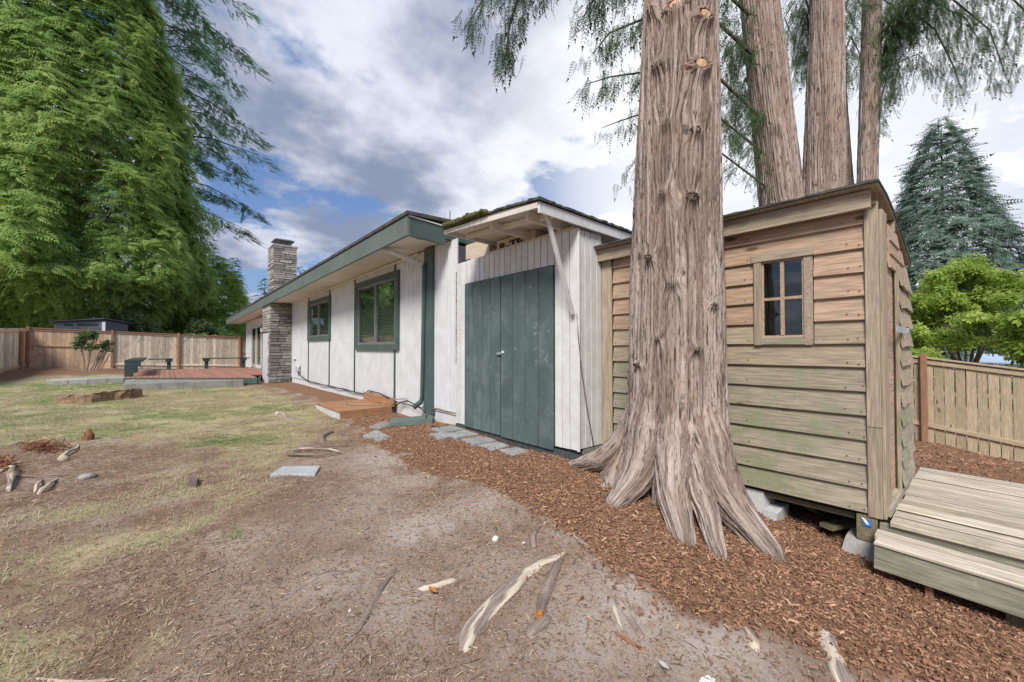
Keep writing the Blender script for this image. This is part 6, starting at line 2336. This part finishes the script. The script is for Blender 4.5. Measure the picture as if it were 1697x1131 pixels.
def root(name, label, pix, rad, m, cat, sink=.35, group=None, lift=None, taper=(1, .5), rough=.30):
    P = [gp(*p) for p in pix]
    P = smooth_path(P, 7)
    n = len(P)
    nn_ = 12
    V, U = [], []
    ln = 0
    ph = rnd.uniform(0, 99)
    for i, p in enumerate(P):
        u = i / (n - 1)
        if i:
            ln += (P[i] - P[i - 1]).length
        d = (P[min(i + 1, n - 1)] - P[max(i - 1, 0)]).normalized()
        a = d.cross(Vector((0, 0, 1))).normalized()
        c = a.cross(d)
        e = min(1, (math.sin(math.pi * min(1, max(0, u))) + .02) * 1.6) ** .75
        r = rad * .92 * (taper[0] + (taper[1] - taper[0]) * u) * (.35 + .65 * e)
        zc = float(gz(p.x, p.y)) + r * (1 - 2 * sink) - r * .25 * (lift is None) - (1 - e) * r * 1.5 + (lift(u) if lift else 0)
        wob = float(fbm(np.array([ln * 4 + ph]), np.array([ph]), 3, 2)[0] - .5) * rad * 1.2
        for k in range(nn_ + 1):
            q = 2 * math.pi * k / nn_
            rr = r * (1 + rough * (float(vnoise(np.array([(k % nn_) * .9 + ph]), np.array([ln * 9 + ph]), 5)[0]) - .5) * 2)
            v = p + a * (math.cos(q) * rr * 1.15 + wob) + c * (math.sin(q) * rr * .9)
            V.append((v.x, v.y, zc + (v.z - p.z)))
            U.append((ln * 1.0, q * r))
    F = []
    for i in range(n - 1):
        for k in range(nn_):
            a0 = i * (nn_ + 1) + k
            F.append((a0, a0 + 1, a0 + nn_ + 2, a0 + nn_ + 1))
    V = np.array(V)
    c0 = V.mean(0)
    me = np_mesh(name, V - c0, np.array(F)[:, ::-1], True, None, np.array(U))
    o_ = ob(name, me, m, None, Matrix.Translation(Vector(c0)))
    return tag(o_, label, cat, group)


G_ = 'exposed roots on the bare ground'
root('exposed_root', 'longest thick curving root with a pale barkless back in the foreground', [(768, 1090), (790, 1035), (832, 985), (880, 945), (938, 915)], .040, m_rootpale, 'root', .35, G_, taper=(1.1, .75))
root('exposed_root', 'root running straight down right of the longest barkless root', [(886, 1040), (896, 1000), (908, 965), (934, 922)], .028, m_root, 'root', .35, G_, taper=(.8, 1.1))
root('exposed_root', 'short thick root end with a torn orange wound', [(872, 1052), (890, 1040), (912, 1022)], .030, m_root, 'root', .25, G_, taper=(1, .7))
root('exposed_root', 'slender root left of the amber leaf running toward the viewer', [(586, 1060), (612, 1015), (635, 970), (660, 935)], .022, m_root, 'root', .4, G_, taper=(.7, .9))
root('exposed_root', 'short pale root piece beside the amber leaf', [(692, 972), (725, 968), (760, 955)], .024, m_rootpale, 'root', .45, G_, taper=(.7, 1))
root('exposed_root', 'bent root piece just right of the white stone', [(884, 915), (884, 893), (898, 873), (914, 858)], .022, m_root, 'root', .3, G_)
root('exposed_root', 'short dark root at the mulch edge below the cedar', [(946, 890), (965, 905), (1000, 927)], .022, m_root, 'root', .2, G_, taper=(1.1, .5))
root('exposed_root', 'reddish root end poking out of the mulch edge', [(1012, 940), (1040, 955), (1066, 975)], .020, m_root, 'root', .3, G_, taper=(.7, 1))
root('exposed_root', 'straight root slanting down on the sandy patch under the mulch edge', [(1016, 985), (1035, 1010), (1056, 1045), (1070, 1068)], .020, m_root, 'root', .35, G_, taper=(1.1, .6))
root('exposed_root', 'thin pale root beside the straight slanting one', [(1014, 1000), (1022, 1022), (1032, 1048)], .012, m_rootpale, 'root', .3, G_)
root('exposed_root', 'stubby pale root end in the sandy ground near the bottom right', [(1232, 1042), (1243, 1062), (1255, 1086)], .026, m_rootpale, 'root', .35, G_, taper=(.9, .8))
root('exposed_root', 'thick pale fissured root cut by the bottom edge of the view', [(1364, 1042), (1374, 1075), (1390, 1110), (1404, 1150)], .034, m_rootpale, 'root', .25, G_, taper=(1, 1.1))
root('exposed_root', 'low root ridge crossing the bare ground left of centre', [(466, 996), (500, 970), (540, 952), (590, 945)], .018, m_root, 'root', .45, G_, taper=(.6, 1))
root('exposed_root', 'flat grey root patch on the sandy ground above the white stone', [(632, 842), (660, 852), (690, 858)], .025, m_root, 'root', .45, G_)
G2 = 'bundle of surface roots beside the paver'
G2L = lambda u: .03
root('surface_root', 'topmost pale root of the bundle behind the paver', [(495, 746), (530, 747), (560, 744), (592, 740)], .018, m_root, 'root', .3, G2, G2L)
root('surface_root', 'middle root of the bundle behind the paver', [(474, 752), (510, 750), (545, 752), (565, 758)], .018, m_rootpale, 'root', .3, G2, G2L)
root('surface_root', 'lowest root of the bundle behind the paver', [(472, 758), (500, 760), (540, 760), (568, 757)], .018, m_root, 'root', .35, G2, G2L)
root('surface_root', 'upright-looking root knuckle between lawn and mulch above the bundle', [(533, 735), (537, 722), (552, 716)], .05, m_root, 'root', .2, G2, taper=(.7, 1))
root('surface_root', 'dark root humped out of the lawn before the entry platform', [(455, 688), (480, 695), (512, 698)], .05, m_root, 'root', .4, G2)
root('surface_root', 'pale stone-like root knob on the lawn before the entry platform', [(455, 688), (462, 686), (474, 690)], .05, m_rootpale, 'root', .3, G2)
# pile of pulled roots at the left
G3 = 'pulled roots and sticks at the left edge of the lawn'
hump = lambda h: (lambda u: .3 * h * math.sin(math.pi * min(1, u * 1.2)))
root('pulled_root', 'knobbly upright root at the left edge of the view', [(12, 818), (18, 795), (20, 785), (6, 783), (-8, 790)], 0.0210, m_rootpale, 'root', 0, G3, hump(.16))
root('pulled_root', 'thick leaning root stick in the dug patch at the left', [(62, 822), (80, 808), (98, 790)], 0.0168, m_rootpale, 'root', 0, G3, hump(.07))
root('pulled_root', 'forked root stick left of the thick leaning one', [(58, 818), (64, 805), (72, 792)], 0.0120, m_rootpale, 'root', 0, G3, hump(.09))
root('pulled_root', 'long dark thin root lying across the dug patch', [(20, 790), (60, 793), (100, 789), (125, 785)], 0.0072, m_stick, 'root', 0, G3, hump(.05))
root('pulled_root', 'dark branch along the front of the dug patch', [(20, 826), (50, 823), (85, 820)], 0.0084, m_stick, 'root', .1, G3)
root('pulled_root', 'pale weathered branch lying above the dug patch', [(95, 763), (110, 756), (125, 748), (130, 738)], 0.0168, m_rootpale, 'root', 0, G3, hump(.08))
q = []
n = 330
for cx_, cy_, sx_, k in ((8, 778, 14, 130), (70, 747, 40, 200)):
    for i in range(k):
        p = gp(cx_ + rnd.gauss(0, sx_ * .5), cy_ + rnd.gauss(0, 3.5))
        q.append((p.x, p.y, float(gz(p.x, p.y)) + abs(rnd.gauss(0, .05))))
q = np.array(q)
n = len(q)
d = rng.normal(0, 1, (n, 3)) * np.array([1, 1, .5]) + np.array([0, 0, .5])
V, F = scatter(litV, litF, orient(d, rng.normal(0, 1, (n, 3)) + np.array([0, 0, .1])), q, np.stack([rng.uniform(.06, .2, n), np.full(n, .008), np.full(n, .008)], -1))
o_ = ob('twig_heap', np_mesh('twig_heap', V, F), m_redtwig, None, None, 'stuff')

stp2 = gp(143, 731)
t = thing('small_stump', 'small reddish cut stump standing in the lawn at left', 'stump', (stp2.x, stp2.y, stp2.z))
MB().tube([(stp2.x, stp2.y, stp2.z - .05), (stp2.x + .03, stp2.y, stp2.z + .08), (stp2.x, stp2.y + .02, stp2.z + .13)], [.085, .05, .04], 9).build('bark', m_redtwig, t)
MB().tube([(stp2.x, stp2.y + .02, stp2.z + .131), (stp2.x, stp2.y + .02, stp2.z + .142)], [.035, .03], 9).build('cut_face', m_stickpale, t)

G4 = 'loose sticks on the ground'
for lab, pix, r, m in [('long curved stick leaving the bottom edge below the torn root', [(870, 1048), (885, 1080), (905, 1115), (912, 1140)], .007, m_stick), ('thin curved twig below the amber leaf', [(727, 992), (717, 1030), (725, 1060), (748, 1095)], .005, m_stick),
                       ('pair-like forked twig on the sand above the white stone', [(714, 812), (722, 823), (730, 834)], .006, m_stickpale), ('straight pale chip stick on the bare earth left of the white stone', [(592, 886), (602, 880), (614, 874)], .009, m_stickpale),
                       ('reddish stick lying below the slanting root', [(1018, 1048), (1045, 1066), (1074, 1083)], .008, m_rust), ('dark twig across the ground above the amber leaf', [(656, 908), (685, 912), (722, 921)], .006, m_stick),
                       ('long thin stick at the bottom left corner', [(55, 1118), (110, 1128), (150, 1125), (198, 1115)], .008, m_stickpale), ('dark twig in the bare earth left of the slender root', [(355, 1032), (375, 1027), (392, 1022)], .008, m_stick),
                       ('straight tan stick in the bare earth at lower left', [(150, 946), (170, 940), (190, 934)], .006, m_stickpale), ('long twig pointing at the slender root', [(330, 1068), (380, 1045), (430, 1027)], .006, m_stick),
                       ('tan stick lying on the mulch edge at lower right', [(1255, 1030), (1275, 1040), (1292, 1051)], .007, m_stickpale), ('short stick resting in the mulch before the cedar roots', [(982, 868), (992, 874), (1000, 880)], .010, m_root),
                       ('short dark stick lying on the lawn before the paver', [(486, 912), (500, 915), (520, 913)], .007, m_stick), ('bent twig on the far mulch before the right fence', [(1606, 762), (1615, 757), (1622, 767), (1632, 772)], .012, m_stickpale),
                       ('pale stick on the far mulch beside the shed deck', [(1534, 757), (1545, 761), (1556, 764)], .014, m_rootpale), ('thin straight twig on the bare earth near the root ridge', [(280, 975), (330, 955), (372, 935)], .006, m_stick)]:
    root('stick', lab, pix, r, m, 'stick', .1, G4, taper=(1, .7))


def pebble(name, label, px, py, s, m, cat, flat=.7):
    p = gp(px, py)
    V = tvm * np.array([1.0, .8, flat]) * s * (1 + .25 * (rng.random((len(tvm), 1)) - .5))
    me = np_mesh(name, V, tfm, True)
    o_ = ob(name, me, m, None, Matrix.Translation((p.x, p.y, float(gz(p.x, p.y)) + s * flat * .55)) @ Matrix.Rotation(rnd.uniform(0, 3), 4, 'Z'))
    return tag(o_, label, cat)


pebble('white_stone', 'rounded white stone on the bare ground in front of the big cedar', 821, 895, .032, m_rock, 'stone')
pebble('pebble', 'greenish pebble just right of the white stone', 868, 899, .014, m_rock, 'stone')
pebble('pebble', 'pale pebble on the ground left of the slender root', 580, 1014, .011, m_rock, 'stone')
pebble('lawn_stone', 'pinkish stone in the dug patch at the left', 106, 768, .06, m_stickpale, 'stone')
pebble('lawn_stone', 'flat grey stone at the right of the dug patch', 145, 790, .09, m_conc, 'stone', .3)
pebble('lawn_stone', 'pale stone half sunk in the lawn at the far left', 25, 738, .08, m_rootpale, 'stone', .4)


def leaf_thing(name, label, px, py, L, w, m, cat, curl=.3):
    p = gp(px, py)
    vs, fs = [], []
    nl = 8
    for i in range(nl + 1):
        u = i / nl
        ww = w * math.sin(math.pi * min(1, .08 + u * .92)) ** .8
        zz_ = curl * L * (u - .5) ** 2 * 2
        vs += [((u - .5) * L, -ww, zz_ + ww * .5), ((u - .5) * L, 0, zz_), ((u - .5) * L, ww, zz_ + ww * .5)]
    for i in range(nl):
        for k in range(2):
            a = i * 3 + k
            fs.append((a, a + 3, a + 4, a + 1))
    b0 = len(vs)
    vs += [(v[0], v[1], v[2] + .003) for v in vs]
    fs = [f[::-1] for f in fs] + [tuple(i + b0 for i in f) for f in fs]
    me = bpy.data.meshes.new(name)
    me.from_pydata(vs, [], fs)
    o_ = ob(name, me, m, None, Matrix.Translation((p.x, p.y, float(gz(p.x, p.y)) + .008)) @ Matrix.Rotation(rnd.uniform(0, 6), 4, 'Z'))
    return tag(o_, label, cat)


leaf_thing('fallen_leaf', 'curled amber leaf on the ground beside the short pale root', 718, 983, .07, .015, m_amber, 'leaf')
leaf_thing('fallen_leaf', 'silvery grey leaf near the bottom edge of the view', 1100, 1111, .05, .012, m_conc, 'leaf', .2)
leaf_thing('fallen_leaf', 'orange wood flake lying on the mulch at lower right', 1538, 1032, .06, .016, m_amber, 'leaf', .1)
leaf_thing('fallen_leaf', 'orange flake on the mulch left of the cedar roots', 1022, 885, .06, .012, m_amber, 'leaf', .1)
slab('paper_scrap', 'white paper scrap at the bottom edge of the view', [(p.x, p.y) for p in (gp(1150, 1140), gp(1168, 1118), gp(1186, 1130), gp(1178, 1145))], .004, m_paper, 'paper')
# orange wound on the torn root
w = gp(895, 1030)
o_ = MB().tube([(w.x - .012, w.y - .01, float(gz(w.x, w.y)) + .026), (w.x + .012, w.y + .012, float(gz(w.x, w.y)) + .03)], .016, 6).build('wood_chip', m_amber, None)
tag(o_, 'torn orange wood chip on the short thick root end', 'wood chip')
# a few tufts of green weed on the bare ground
for i, (px, py, lab) in enumerate([(385, 888, 'bright green grass tuft in the bare earth at left'), (932, 958, 'tiny green weed beside the barkless root'), (545, 995, 'tiny green weed left of the slender root')]):
    p = gp(px, py)
    nt_ = 9 if i == 0 else 4
    sc_ = .055 if i == 0 else .022
    xy = rng.normal(0, .05 if i == 0 else .012, (nt_, 2)) + np.array([p.x, p.y])
    d, nn = rand_dirs(nt_, .15)
    V, F = scatter(tv, tf, orient(d, nn), np.stack([xy[:, 0], xy[:, 1], gz(xy[:, 0], xy[:, 1])], -1), np.full(nt_, sc_))
    V = V - np.array([p.x, p.y, p.z])
    o_ = ob('weed', np_mesh('weed', V, F, False, {'tint': np.full(len(V), .95)}), m_grass, None, Matrix.Translation(p))
    tag(o_, lab, 'weed')
